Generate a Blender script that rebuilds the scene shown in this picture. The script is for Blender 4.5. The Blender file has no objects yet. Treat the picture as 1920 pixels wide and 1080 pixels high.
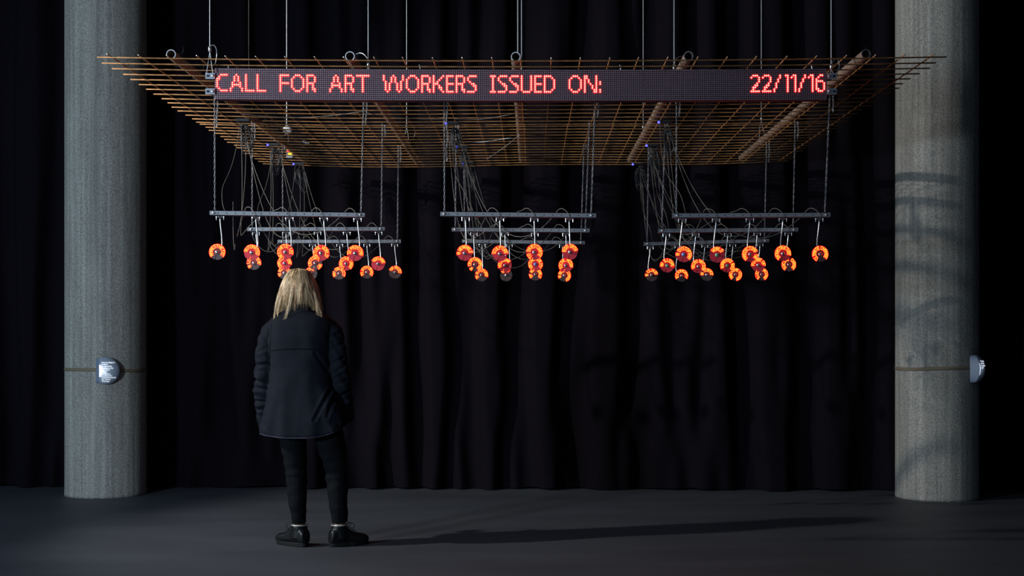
import bpy, bmesh, math, random
from mathutils import Vector, Matrix, noise
C = bpy.context.scene.collection
PI = math.pi
# ------------------------------------------------------------------ camera, world, lights, exposure
F, CX, HY, CAMH = 2500.0, 960.0, 625.0, 1.293
cam_d = bpy.data.cameras.new('camera'); cam = bpy.data.objects.new('camera', cam_d); C.objects.link(cam)
cam.location = (0, 0, CAMH); cam.rotation_euler = (PI/2, 0, 0)
cam_d.sensor_width = 36; cam_d.lens = F/1920*36; cam_d.shift_y = (HY-540)/1920; cam_d.clip_end = 100
bpy.context.scene.camera = cam
sc = bpy.context.scene
sc.view_settings.view_transform = 'Standard'; sc.view_settings.look = 'None'
sc.view_settings.exposure = 0; sc.view_settings.gamma = 1; sc.view_settings.use_curve_mapping = False
w = bpy.data.worlds.new('world'); sc.world = w; w.use_nodes = True
bg = w.node_tree.nodes['Background']; bg.inputs[0].default_value = (0.30, 0.40, 0.62, 1); bg.inputs[1].default_value = 0.035

def spot(name, loc, target, watts, col, angle, size, blend=0.4):
    d = bpy.data.lights.new(name, 'SPOT'); d.energy = watts; d.color = col
    d.spot_size = math.radians(angle); d.spot_blend = blend; d.shadow_soft_size = size
    o = bpy.data.objects.new(name, d); C.objects.link(o); o.location = loc
    o.rotation_euler = (Vector(target)-Vector(loc)).to_track_quat('-Z', 'Y').to_euler()
    return o
# warm gallery spotlight high on the left: its low light rakes across to the right column and the floor
spot('gallery_spotlight', (-6.3, 6.6, 3.9), (1.0, 9.0, 1.3), 1150, (1.0, 0.95, 0.86), 60, 0.07, 0.5)
# cool gallery spotlight on the left, in front of the installation
spot('gallery_spotlight_cool', (-5.2, 2.6, 1.9), (-1.7, 9.3, 2.0), 900, (0.72, 0.89, 1.0), 72, 0.25, 0.8)
# added cool fill from behind the camera, no source in view
ad = bpy.data.lights.new('cool_fill', 'AREA'); ad.energy = 65; ad.color = (0.62, 0.78, 1.0); ad.shape = 'RECTANGLE'
ad.size = 5; ad.size_y = 3; ao = bpy.data.objects.new('cool_fill', ad); C.objects.link(ao)
ao.location = (-2.0, -3.0, 4.0); ao.rotation_euler = (Vector((-0.3, 9, 0.8))-Vector(ao.location)).to_track_quat('-Z', 'Y').to_euler()

# added unseen fill from the left, lifting floor and column edge
ad = bpy.data.lights.new('side_fill', 'AREA'); ad.energy = 110; ad.color = (0.55, 0.78, 1.0); ad.shape = 'RECTANGLE'
ad.size = 4; ad.size_y = 2.6; ao = bpy.data.objects.new('side_fill', ad); C.objects.link(ao)
ao.location = (-9.0, 5.5, 3.2); ao.rotation_euler = (Vector((0.5, 9.3, 0.3))-Vector(ao.location)).to_track_quat('-Z', 'Y').to_euler()

def P(px, py, Y):
    return Vector(((px-CX)*Y/F, Y, CAMH+(HY-py)*Y/F))

# ------------------------------------------------------------------ materials
def mat(name, col, rough=0.6, metal=0.0, var=0.0, vscale=20.0, bump=0.0, bscale=60.0, stretch=(1, 1, 1), spec=0.5, sheen=0.0):
    m = bpy.data.materials.new(name); m.use_nodes = True; nt = m.node_tree; b = nt.nodes['Principled BSDF']
    b.inputs['Base Color'].default_value = (*col, 1); b.inputs['Roughness'].default_value = rough
    b.inputs['Metallic'].default_value = metal; b.inputs['Specular IOR Level'].default_value = spec
    if sheen: b.inputs['Sheen Weight'].default_value = sheen
    tc = nt.nodes.new('ShaderNodeTexCoord'); mp = nt.nodes.new('ShaderNodeMapping'); mp.inputs['Scale'].default_value = stretch
    nt.links.new(tc.outputs['Object'], mp.inputs['Vector'])
    n = nt.nodes.new('ShaderNodeTexNoise'); n.inputs['Scale'].default_value = vscale; n.inputs['Detail'].default_value = 5
    nt.links.new(mp.outputs[0], n.inputs['Vector'])
    r = nt.nodes.new('ShaderNodeMapRange'); r.inputs['From Min'].default_value = 0.3; r.inputs['From Max'].default_value = 0.7
    v = max(var, 0.03)
    r.inputs['To Min'].default_value = 1-v; r.inputs['To Max'].default_value = 1+v
    nt.links.new(n.outputs['Fac'], r.inputs['Value'])
    mx = nt.nodes.new('ShaderNodeMix'); mx.data_type = 'RGBA'; mx.blend_type = 'MULTIPLY'; mx.inputs[0].default_value = 1
    mx.inputs[6].default_value = (*col, 1); nt.links.new(r.outputs[0], mx.inputs[7]); nt.links.new(mx.outputs[2], b.inputs['Base Color'])
    if bump:
        n2 = nt.nodes.new('ShaderNodeTexNoise'); n2.inputs['Scale'].default_value = bscale; n2.inputs['Detail'].default_value = 4
        nt.links.new(mp.outputs[0], n2.inputs['Vector'])
        bp = nt.nodes.new('ShaderNodeBump'); bp.inputs['Strength'].default_value = bump; bp.inputs['Distance'].default_value = 0.01
        nt.links.new(n2.outputs['Fac'], bp.inputs['Height']); nt.links.new(bp.outputs[0], b.inputs['Normal'])
    return m
def emit(name, col, s=1.0, base=(0.1, 0.01, 0.01)):
    m = bpy.data.materials.new(name); m.use_nodes = True; b = m.node_tree.nodes['Principled BSDF']
    b.inputs['Base Color'].default_value = (*base, 1); b.inputs['Roughness'].default_value = 0.4
    b.inputs['Emission Color'].default_value = (*col, 1); b.inputs['Emission Strength'].default_value = s
    return m

def concrete():
    m = mat('concrete', (0.32, 0.315, 0.295), 0.85, var=0.10, vscale=7, stretch=(1, 1, 0.35)); nt = m.node_tree; b = nt.nodes['Principled BSDF']
    tc = nt.nodes.new('ShaderNodeTexCoord')
    base = b.inputs['Base Color'].links[0].from_socket
    def mult(src, fac_sock):
        mx = nt.nodes.new('ShaderNodeMix'); mx.data_type = 'RGBA'; mx.blend_type = 'MULTIPLY'; mx.inputs[0].default_value = 1
        nt.links.new(src, mx.inputs[6]); nt.links.new(fac_sock, mx.inputs[7]); return mx.outputs[2]
    # vertical formwork streaks
    mp = nt.nodes.new('ShaderNodeMapping'); mp.inputs['Scale'].default_value = (34, 34, 0.7); nt.links.new(tc.outputs['Object'], mp.inputs[0])
    n = nt.nodes.new('ShaderNodeTexNoise'); n.inputs['Scale'].default_value = 1; n.inputs['Detail'].default_value = 4; nt.links.new(mp.outputs[0], n.inputs[0])
    r = nt.nodes.new('ShaderNodeMapRange'); r.inputs[1].default_value = .3; r.inputs[2].default_value = .7; r.inputs[3].default_value = .74; r.inputs[4].default_value = 1.26
    nt.links.new(n.outputs[0], r.inputs[0]); col = mult(base, r.outputs[0])
    # grain
    n3 = nt.nodes.new('ShaderNodeTexNoise'); n3.inputs['Scale'].default_value = 95; n3.inputs['Detail'].default_value = 3; nt.links.new(tc.outputs['Object'], n3.inputs[0])
    r3 = nt.nodes.new('ShaderNodeMapRange'); r3.inputs[1].default_value = .3; r3.inputs[2].default_value = .7; r3.inputs[3].default_value = .62; r3.inputs[4].default_value = 1.34
    nt.links.new(n3.outputs[0], r3.inputs[0]); col = mult(col, r3.outputs[0])
    # air holes
    v = nt.nodes.new('ShaderNodeTexVoronoi'); v.inputs['Scale'].default_value = 30; v.inputs['Randomness'].default_value = 1; nt.links.new(tc.outputs['Object'], v.inputs['Vector'])
    r2 = nt.nodes.new('ShaderNodeMapRange'); r2.inputs[1].default_value = .05; r2.inputs[2].default_value = .14; r2.inputs[3].default_value = .42; r2.inputs[4].default_value = 1
    nt.links.new(v.outputs['Distance'], r2.inputs[0]); col = mult(col, r2.outputs[0])
    nt.links.new(col, b.inputs['Base Color'])
    bp = nt.nodes.new('ShaderNodeBump'); bp.inputs['Strength'].default_value = .5; bp.inputs['Distance'].default_value = .006
    ad = nt.nodes.new('ShaderNodeMath'); ad.operation = 'ADD'; nt.links.new(n3.outputs[0], ad.inputs[0]); nt.links.new(r2.outputs[0], ad.inputs[1])
    nt.links.new(ad.outputs[0], bp.inputs['Height']); nt.links.new(bp.outputs[0], b.inputs['Normal'])
    return m

M = {}
M['concrete'] = concrete()
M['floor'] = mat('floor_screed', (0.060, 0.067, 0.083), 0.55, var=0.16, vscale=1.6, bump=0.05, bscale=30, stretch=(0.5, 1.4, 1), spec=0.3)
M['plaster'] = mat('black_plaster', (0.012, 0.012, 0.013), 0.9)
M['curtain'] = mat('black_curtain_cloth', (0.0070, 0.0056, 0.0086), 0.95, var=0.12, vscale=400, stretch=(1, 1, .2), spec=0.04)
M['rebar'] = mat('rusted_steel', (0.42, 0.20, 0.075), 0.7, 0.15, var=0.35, vscale=25, bump=0.3, bscale=200)
M['cut_steel'] = mat('cut_steel', (0.75, 0.75, 0.78), 0.3, 0.9)
M['tube'] = mat('weathered_scaffold_tube', (0.33, 0.245, 0.20), 0.65, 0.1, var=0.3, vscale=9, stretch=(1, .4, 1))
M['tie'] = mat('tie_wire', (0.05, 0.045, 0.045), 0.5, 0.6)
M['wire'] = mat('steel_cable', (0.62, 0.63, 0.66), 0.42, 0.5, var=0.1, vscale=300)
M['chain'] = mat('galvanised_chain', (0.25, 0.25, 0.27), 0.42, 0.5, var=0.15)
M['rail'] = mat('grey_painted_rail', (0.25, 0.275, 0.325), 0.5, 0.15, var=0.08, vscale=12)
M['hole'] = mat('hole_black', (0.01, 0.01, 0.012), 0.8)
M['bolt'] = mat('zinc_bolt', (0.85, 0.86, 0.88), 0.25, 0.8)
M['stem'] = mat('chrome_gooseneck', (0.78, 0.78, 0.80), 0.28, 0.75)
M['motor'] = mat('grey_motor_plastic', (0.14, 0.13, 0.14), 0.45)
M['hub_chrome'] = mat('hub_chrome', (0.75, 0.77, 0.82), 0.18, 0.9)
M['hub_blue_reflection'] = mat('hub_blue_reflection', (0.25, 0.36, 0.85), 0.25, 0.5)  # blue light caught by the cap, put into its colour
M['hub_green_reflection'] = mat('hub_green_reflection', (0.20, 0.55, 0.38), 0.3, 0.4)  # green reflected light painted as the cap's colour
M['blade_glow_red'] = mat('glow_red_fan_blade', (0.75, 0.045, 0.075), 0.5, spec=0.3)  # red glow of the moving letters put into the blade colour
M['blade_grey'] = mat('smoky_fan_blade', (0.10, 0.065, 0.07), 0.5, spec=0.3)
M['cable'] = mat('grey_cable_sheath', (0.17, 0.155, 0.14), 0.55)
M['cable_black'] = mat('black_cable_sheath', (0.025, 0.025, 0.03), 0.4)
M['black_plastic'] = mat('black_plastic', (0.02, 0.02, 0.024), 0.4)
M['panel'] = mat('led_module_face', (0.062, 0.030, 0.046), 0.7, var=0.1, vscale=4)  # red glare of the lit dots mixed into the black face colour
M['led_off'] = mat('unlit_led', (0.62, 0.43, 0.52), 0.5)
M['housing'] = mat('sign_housing', (0.03, 0.028, 0.032), 0.5)
M['bracket'] = mat('bracket_steel', (0.42, 0.46, 0.55), 0.4, 0.4)
M['led_core'] = emit('led_core', (5.0, 1.35, 0.95))
M['led_halo'] = emit('led_halo', (2.6, 0.015, 0.035))  # emissive collar modelled as the red glow around each sign dot
M['pov_core'] = emit('lettering_core', (26.0, 1.7, 0.12))
M['pov_halo'] = emit('lettering_halo', (10.0, 0.06, 0.04))  # sloped emissive border drawn as the red halo of each letter dot
M['pov_glow'] = emit('lettering_glow', (1.1, 0.012, 0.012))  # emissive backing arc drawn as the glow between and around letters
M['led_blue'] = emit('status_led_blue', (0.25, 0.25, 4.0), base=(.02, .02, .2))
M['led_red'] = emit('status_led_red', (2.0, 0.05, 0.03))
M['led_yellow'] = emit('status_led_yellow', (1.4, 1.1, 0.02))
M['white_plastic'] = mat('white_plastic', (0.75, 0.76, 0.78), 0.4)
M['strap'] = mat('webbing_strap', (0.20, 0.165, 0.115), 0.8, var=0.15, vscale=150)
M['lamp_shell'] = mat('lamp_shell', (0.36, 0.43, 0.56), 0.35, var=0.04)
M['lamp_plate'] = mat('lamp_plate', (0.20, 0.26, 0.38), 0.4)
M['lamp_glow'] = emit('lamp_glow', (1.0, 1.08, 1.25), 2.2, base=(.8, .8, .8))
M['caption'] = emit('caption_print', (0.85, 0.92, 1.0), 0.75, base=(.9, .9, .9))
M['coat'] = mat('navy_coat_cloth', (0.0075, 0.0092, 0.0160), 0.8, var=0.12, vscale=30, bump=0.15, bscale=220, spec=0.12)
M['coat_lining'] = mat('coat_hem_lining', (0.016, 0.016, 0.038), 0.8)
M['trousers'] = mat('black_trouser_cloth', (0.0034, 0.0042, 0.0060), 0.85, var=0.2, vscale=20, spec=0.1)
M['boot'] = mat('black_boot_leather', (0.006, 0.0065, 0.008), 0.34, spec=0.3)
M['sole'] = mat('boot_sole_rubber', (0.006, 0.0065, 0.0075), 0.7, spec=0.2)
M['reflective'] = mat('reflective_trim', (0.8, 0.82, 0.8), 0.3, 0.5)
M['skin'] = mat('skin', (0.55, 0.34, 0.26), 0.55)
M['eye'] = mat('eye_white', (0.8, 0.8, 0.8), 0.2)
M['hair'] = mat('blonde_hair', (0.60, 0.445, 0.275), 0.45, var=0.55, vscale=22, stretch=(2.2, 2.2, .25))

# ------------------------------------------------------------------ mesh builder
class MB:
    def __init__(s): s.v = []; s.f = []; s.m = []
    def add(s, v, f, m=0):
        o = len(s.v); s.v += [tuple(x) for x in v]; s.f += [tuple(i+o for i in q) for q in f]; s.m += [m]*len(f)
    def box(s, c, d, m=0, rot=None):
        x, y, z = d[0]/2, d[1]/2, d[2]/2
        v = [Vector((a*x, b*y, e*z)) for a in (-1, 1) for b in (-1, 1) for e in (-1, 1)]
        if rot: v = [rot @ q for q in v]
        v = [q+Vector(c) for q in v]
        s.add(v, [(0, 1, 3, 2), (4, 6, 7, 5), (0, 4, 5, 1), (2, 3, 7, 6), (0, 2, 6, 4), (1, 5, 7, 3)], m)
    def tube(s, pts, r, n=6, cap=True, m=0, closed=False, mcap=None):
        pts = [Vector(p) for p in pts]; k = len(pts)
        if not isinstance(r, (list, tuple)): r = [r]*k
        rings = []; up = None
        for i, p in enumerate(pts):
            if closed: t = pts[(i+1) % k]-pts[i-1]
            else: t = (pts[min(i+1, k-1)]-pts[max(i-1, 0)])
            t = t.normalized() if t.length > 1e-9 else Vector((0, 0, 1))
            if up is None:
                up = t.orthogonal().normalized()
            up = (up-t*up.dot(t)); up = up.normalized() if up.length > 1e-6 else t.orthogonal().normalized()
            b = t.cross(up); rr = r[i]
            rx, ry = rr if isinstance(rr, (list, tuple)) else (rr, rr)
            rings.append([p+up*(math.cos(2*PI*j/n)*rx)+b*(math.sin(2*PI*j/n)*ry) for j in range(n)])
        v = [q for ring in rings for q in ring]; f = []
        for i in range(k if closed else k-1):
            a, b2 = i*n, ((i+1) % k)*n
            for j in range(n): f.append((a+j, a+(j+1) % n, b2+(j+1) % n, b2+j))
        s.add(v, f, m)
        if cap and not closed:
            o = len(s.v)-len(v)
            s.f += [tuple(o+j for j in reversed(range(n))), tuple(o+(k-1)*n+j for j in range(n))]; s.m += [m if mcap is None else mcap]*2
    def cyl(s, a, b, r, n=12, m=0, mcap=None): s.tube([a, b], r, n, True, m, mcap=mcap)
    def rings(s, rr, m=0, cap=True):           # rr: list of equal-length vertex loops
        n = len(rr[0]); v = [q for r in rr for q in r]; f = []
        for i in range(len(rr)-1):
            for j in range(n): f.append((i*n+j, i*n+(j+1) % n, (i+1)*n+(j+1) % n, (i+1)*n+j))
        if cap: f += [tuple(reversed(range(n))), tuple((len(rr)-1)*n+j for j in range(n))]
        s.add(v, f, m)
    def lathe(s, prof, o=(0, 0, 0), ax=(0, 0, 1), n=16, m=0):    # prof [(r, h)]
        ax = Vector(ax).normalized(); u = ax.orthogonal().normalized(); w2 = ax.cross(u); o = Vector(o)
        s.rings([[o+ax*h+(u*math.cos(2*PI*j/n)+w2*math.sin(2*PI*j/n))*max(r, 1e-4) for j in range(n)] for r, h in prof], m)
    def ball(s, c, r, n=14, k=9, m=0):
        r = (r, r, r) if not isinstance(r, (list, tuple)) else r
        s.rings([[Vector(c)+Vector((r[0]*math.sin(max(1e-3, PI*i/k))*math.cos(2*PI*j/n), r[1]*math.sin(max(1e-3, PI*i/k))*math.sin(2*PI*j/n), -r[2]*math.cos(PI*i/k))) for j in range(n)] for i in range(k+1)], m)
    def mesh(s, name, mats, smooth=False):
        me = bpy.data.meshes.new(name); me.from_pydata(s.v, [], s.f)
        for x in (mats if isinstance(mats, (list, tuple)) else [mats]): me.materials.append(x)
        me.polygons.foreach_set('material_index', s.m)
        if smooth: me.polygons.foreach_set('use_smooth', [True]*len(me.polygons))
        me.validate(); me.update(); return me
    def build(s, name, mats, parent=None, smooth=False, loc=None):
        return link(name, s.mesh(name, mats, smooth), parent, loc)
def link(name, me, parent=None, loc=None, rot=None):
    o = bpy.data.objects.new(name, me); C.objects.link(o)
    if parent: o.parent = parent
    if loc is not None: o.location = loc
    if rot is not None: o.rotation_euler = rot
    return o
def tag(o, label, cat, group=None):
    o['label'] = label; o['category'] = cat
    if group: o['group'] = group
    return o
def empty(name, loc, label, cat, group=None):
    o = bpy.data.objects.new(name, None); C.objects.link(o); o.location = loc; o.empty_display_size = .05
    return tag(o, label, cat, group)
def rebase(mb, loc): loc = Vector(loc); mb.v = [tuple(Vector(q)-loc) for q in mb.v]; return mb
def bez(p0, p1, p2, p3, n=14):
    o = []
    for i in range(n+1):
        t = i/n; u = 1-t; o.append(p0*(u**3)+p1*(3*u*u*t)+p2*(3*u*t*t)+p3*t**3)
    return o
def fuse(mb, voxel, smooth=2):
    me = mb.mesh('tmp', []); o = bpy.data.objects.new('tmp', me); C.objects.link(o)
    md = o.modifiers.new('r', 'REMESH'); md.mode = 'VOXEL'; md.voxel_size = voxel
    if smooth: sm = o.modifiers.new('s', 'SMOOTH'); sm.factor = .5; sm.iterations = smooth
    dg = bpy.context.evaluated_depsgraph_get(); out = bpy.data.meshes.new_from_object(o.evaluated_get(dg))
    bpy.data.objects.remove(o); bpy.data.meshes.remove(me)
    out.polygons.foreach_set('use_smooth', [True]*len(out.polygons)); return out
def displace(me, fn):
    n = len(me.vertices); co = [0.0]*(3*n); me.vertices.foreach_get('co', co); nr = [0.0]*(3*n); me.vertex_normals.foreach_get('vector', nr)
    for i in range(n):
        p = Vector(co[3*i:3*i+3]); k = fn(p)
        for a in range(3): co[3*i+a] += nr[3*i+a]*k
    me.vertices.foreach_set('co', co); me.update()

# ------------------------------------------------------------------ structure
def struct(name, mb, m, smooth=False):
    o = mb.build(name, m, None, smooth); o['kind'] = 'structure'; return o
b = MB(); b.box((0, 4.0, -.05), (22, 17, .1)); struct('floor', b, M['floor'])
b = MB(); b.box((0, 4.0, 5.25), (22, 17, .1)); struct('ceiling', b, M['plaster'])
b = MB(); b.box((0, 12.2, 2.6), (22, .2, 5.2)); struct('wall_back', b, M['plaster'])

# concrete columns
COLS = [(P(198.5, 925, 10.74), 'round grey concrete column on the left, behind the person\'s left side, with a strapped-on caption lamp facing us'),
        (P(1756.5, 931.5, 10.53), 'round grey concrete column on the right, crossed by soft bands of shadow')]
for (c, lab) in COLS:
    b = MB(); r = .317
    n = 72; zs = [0, .02, .05] + [i*.4 for i in range(1, 13)] + [5.2]
    b.rings([[Vector((math.cos(2*PI*j/n)*r*(1.006 if z < .03 else 1), math.sin(2*PI*j/n)*r*(1.006 if z < .03 else 1), z)) for j in range(n)] for z in zs])
    o = b.build('concrete_column', M['concrete'], None, True); o.location = (c.x, c.y, 0)
    tag(o, lab, 'column')

# black curtain
def curtain_y(x): return 11.165-.040*(x+3.2)
def make_curtain():
    x0, x1, n, k = -8.0, 8.0, 1500, 44
    fr = random.Random(3); waves = []
    for i in range(26):
        lam = fr.uniform(.14, .62); waves.append((2*PI/lam, fr.uniform(0, 6.28), fr.uniform(.3, 1)*lam**.8, fr.uniform(-.5, .5)))
    tot = sum(a*a for _, _, a, _ in waves)**.5
    v = []
    for j in range(k+1):
        t = j/k; z = .012+5.1*t
        for i in range(n+1):
            x = x0+(x1-x0)*i/n
            lean = .10*math.sin(x*1.7+1)*(1-t)**2
            s = 0
            for w0, ph, a, dr in waves:
                s += a*math.sin(w0*(x+lean+dr*(.08+.22*(1-t)**2)*math.sin(z*1.3+ph))+ph)
            s /= tot
            s = math.tanh(s*1.5); near = max(0, 1-min(abs(x+3.27), abs(x-3.36))/.7)
            amp = (.074+.006*(1-t))*(1-.7*near)
            hem = 0
            if t < .16: hem = .010*(1-t/.16)*math.sin(x*9+2*math.sin(x*3.1))
            v.append((x, curtain_y(x)+.035*near+amp*s+hem+.012*math.sin(z*2.1+x*2.3)*(1-t), z+(.008*math.sin(x*5.3) if j == 0 else 0)))
    f = []
    for j in range(k):
        for i in range(n):
            a = j*(n+1)+i; f.append((a, a+1, a+n+2, a+n+1))
    b = MB(); b.add(v, f); o = b.build('curtain', M['curtain'], None, True)
    tag(o, 'floor-length black cloth curtain hanging in folds behind the whole installation', 'curtain')
make_curtain()

# ------------------------------------------------------------------ rebar mats
D = 6.61; H = 518*D/F
ZM = CAMH+H
def lat(x0px, Y): return (x0px-CX)*D/F+.0152*(Y-D)
def mz(X, Y):
    t = (Y-D)/(4.1); u = X/2.1
    z = ZM-.019*(1-u*u)
    z += t*(-.012*(1-u*u)+.012*u+.010*math.sin(X*2.2+1.0)+.004)
    return z
YA = [D*(1+.02185*j) for j in range(15)]
yB = [232, 237.2, 243, 248.8, 254.5, 260.2, 265.6, 270.8, 276, 281, 286, 291, 296, 300.6, 305]
YB = [D*518/(HY-y) for y in yB]
XL = [207+55.03*i for i in range(29)]
def rebar_mat(label, Ys, gauge, y_before, y_after):
    root = empty('rebar_mesh', (0, (Ys[0]+Ys[-1])/2, ZM), label, 'rebar mesh', 'rusty rebar mats hung overhead'); base = root.location
    rr = random.Random(int(Ys[0]*100))
    r = .0036
    for Y in Ys:                                    # cross bars
        xa = lat(207, Y)-.077+rr.uniform(-.013, .013); xb = lat(XL[-1], Y)+.060+rr.uniform(-.015, .015)
        pts = []; jit = rr.uniform(-.0012, .0012)
        for i in range(17):
            x = xa+(xb-xa)*i/16; pts.append(Vector((x, Y, mz(x, Y)+jit)))
        b = MB(); b.tube(pts, r, 6, mcap=1); rebase(b, base); b.build('rebar', [M['rebar'], M['cut_steel']], root, True)
    for x0 in XL:                                   # long bars, welded on top
        ya, yb = Ys[0]-y_before-rr.uniform(0, .01), Ys[-1]+y_after+rr.uniform(-.01, .02)
        pts = []; jx = rr.uniform(-.004, .004)
        for i in range(9):
            y = ya+(yb-ya)*i/8; x = lat(x0, y)+jx; pts.append(Vector((x, y, mz(x, y)+2*r+gauge)))
        b = MB(); b.tube(pts, r, 6, mcap=1); rebase(b, base); b.build('rebar', [M['rebar'], M['cut_steel']], root, True)
rebar_mat('rusty welded rebar mat nearer the viewer, running behind the lit sign', YA, 0, .035, .05)
rebar_mat('rusty welded rebar mat farther back, lying under the tubes near the curtain', YB, 0, .035, .05)

# scaffold tubes lying on the mats
TUBES = [(320.5, 'first scaffold tube from the left, lying on the rebar mats'), (656, 'second scaffold tube from the left, lying on the rebar mats'),
         (967, 'middle scaffold tube, straight toward the viewer over the word ISSUED'), (1291, 'fourth scaffold tube from the left, with blue status lights below it'),
         (1624, 'rightmost scaffold tube, pale, running back from beside the date')]
def tube_pt(x0, Y):
    Yn = D*1.012; X = (x0-CX)*Yn/F+.0152*(Y-Yn); return Vector((X, Y, mz(X, Y)+.0375))
for x0, lab in TUBES:
    p0 = tube_pt(x0, D*1.012); root = empty('scaffold_tube', p0, lab, 'tube', 'scaffold tubes on the rebar mats')
    ys = [D*1.012+(D*1.615-D*1.012)*i/10 for i in range(11)]
    n = 20; R, r = .0242, .0200
    line = [Vector((p0.x+(tube_pt(x0, ys[-1]).x-p0.x)*i/10, y, tube_pt(x0, y).z)) for i, y in enumerate(ys)]
    outer = [[q+Vector((math.cos(2*PI*j/n)*R, 0, math.sin(2*PI*j/n)*R)) for j in range(n)] for q in line]
    inner = [[q+Vector((math.cos(2*PI*j/n)*r, 0, math.sin(2*PI*j/n)*r)) for j in range(n)] for q in line]
    b = MB(); b.rings(outer, 0, False); b.rings(list(reversed(inner)), 0, False)
    b.rings([inner[0], outer[0]], 1, False); b.rings([outer[-1], inner[-1]], 1, False)
    rebase(b, p0); b.build('tube', [M['tube'], M['cut_steel']], root, True)
    for i, y in enumerate([D*1.03+.42*q for q in range(10)]):
        t = (y-ys[0])/(ys[-1]-ys[0])
        if t > .98: break
        q = Vector((line[0].x+(line[-1].x-line[0].x)*t, y, tube_pt(x0, y).z)); b = MB(); sl = .035*(1 if i % 2 else -1)
        b.tube([q+Vector((math.cos(a)*.0262, sl*math.cos(a)*.5, math.sin(a)*.0262-(.012 if math.sin(a) < -.5 else 0))) for a in [2*PI*g/14 for g in range(14)]], .0016, 4, closed=True)
        a = q+Vector((.02, 0, .018)); b.tube([a, a+Vector((.012, 0, .03)), a+Vector((.006, .006, .05))], .0013, 4)
        rebase(b, p0); b.build('wire_tie', M['tie'], root)

# ------------------------------------------------------------------ LED sign
SY = 6.74; PX, PZ = 3.590*SY/F, 3.665*SY/F
def sign_sag(c): u = (c-159.5)/159.5; return -.0062*(1-u*u)-.0012*u
O0 = P(403.7, 129.6, SY)
def dot(c, r): return Vector((O0.x+c*PX, SY, O0.z-r*PZ+sign_sag(c)))
def rect(c0, c1, r0, r1): return [(c, r) for c in range(c0, c1+1) for r in range(r0, r1+1)]
def gC(c): return [(c+2+i, 3) for i in range(4)]+[(c+1, 4), (c+1, 5)]+rect(c, c, 5, 9)+[(c+1, 10)]+[(c+2+i, 11) for i in range(4)]
def gA(c): return [(c+3, 3)]+rect(c+2, c+2, 4, 6)+rect(c+4, c+4, 4, 6)+rect(c+1, c+1, 7, 9)+rect(c+5, c+5, 7, 9)+rect(c+2, c+4, 8, 8)+rect(c, c, 10, 11)+rect(c+6, c+6, 10, 11)
def gL(c): return rect(c, c, 3, 11)+rect(c+1, c+4, 11, 11)
def gF(c): return rect(c, c, 3, 11)+rect(c+1, c+4, 3, 3)+rect(c+1, c+4, 7, 7)
def gE(c): return rect(c, c, 3, 11)+rect(c+1, c+3, 3, 3)+rect(c+1, c+3, 7, 7)+rect(c+1, c+3, 11, 11)
def gO(c): return rect(c+2, c+4, 3, 3)+[(c+1, 4), (c+5, 4), (c+1, 10), (c+5, 10)]+rect(c, c, 5, 9)+rect(c+6, c+6, 5, 9)+rect(c+2, c+4, 11, 11)
def gR(c): return rect(c, c, 3, 11)+rect(c+1, c+3, 3, 3)+rect(c+4, c+4, 4, 6)+rect(c+1, c+3, 7, 7)+[(c+3, 8), (c+3, 9), (c+3, 10), (c+4, 10), (c+4, 11)]
def gT(c): return rect(c, c+6, 3, 3)+rect(c+3, c+3, 4, 11)
def gW(c): return rect(c, c, 3, 5)+rect(c+1, c+1, 6, 10)+[(c+2, 11)]+rect(c+3, c+3, 7, 10)+rect(c+4, c+4, 4, 6)+[(c+5, 3)]+rect(c+6, c+6, 4, 6)+rect(c+7, c+7, 7, 10)+[(c+8, 11)]+rect(c+9, c+9, 6, 10)+rect(c+10, c+10, 3, 5)
def gK(c): return rect(c, c, 3, 11)+[(c+5, 3), (c+4, 4), (c+3, 5), (c+2, 6), (c+1, 7), (c+2, 7), (c+3, 8), (c+3, 9), (c+4, 9), (c+4, 10), (c+5, 11)]
def gS(c): return rect(c+1, c+4, 3, 3)+[(c, 4), (c, 5), (c+1, 6), (c+2, 7), (c+3, 7), (c+3, 8), (c+4, 8), (c+4, 9), (c+4, 10)]+rect(c, c+3, 11, 11)
def gI(c): return rect(c, c+2, 3, 3)+rect(c+1, c+1, 4, 10)+rect(c, c+2, 11, 11)
def gU(c): return rect(c, c, 3, 10)+rect(c+5, c+5, 3, 10)+rect(c+1, c+4, 11, 11)
def gD(c): return rect(c, c, 3, 11)+rect(c+1, c+3, 3, 3)+rect(c+1, c+3, 11, 11)+[(c+4, 4), (c+4, 10)]+rect(c+5, c+5, 5, 9)
def gN(c): return rect(c, c, 3, 11)+rect(c+6, c+6, 3, 11)+[(c+1, 3), (c+1, 4), (c+2, 5), (c+2, 6), (c+3, 7), (c+4, 8), (c+4, 9), (c+5, 10), (c+5, 11)]
def gcolon(c): return [(c, 6), (c, 7), (c, 10), (c, 11)]
def g2(c): return [(c, 4)]+rect(c+1, c+3, 3, 3)+rect(c+4, c+4, 4, 6)+[(c+3, 7), (c+2, 8), (c+3, 8), (c+1, 9), (c+2, 9), (c+1, 10)]+rect(c, c+4, 11, 11)
def gsl(c): return [(c+3, 3), (c+3, 4), (c+2, 5), (c+2, 6), (c+1, 7), (c+1, 8), (c+1, 9), (c, 10), (c, 11)]
def g1a(c): return [(c, 3)]+rect(c+1, c+1, 3, 11)
def g1(c): return [(c, 4), (c+1, 3)]+rect(c+2, c+2, 3, 11)
def g6(c): return [(c+2, 3), (c+3, 3), (c+1, 4)]+rect(c, c, 5, 10)+rect(c+1, c+3, 6, 6)+rect(c+4, c+4, 7, 10)+[(c+1, 10)]+rect(c+1, c+3, 11, 11)
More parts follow.
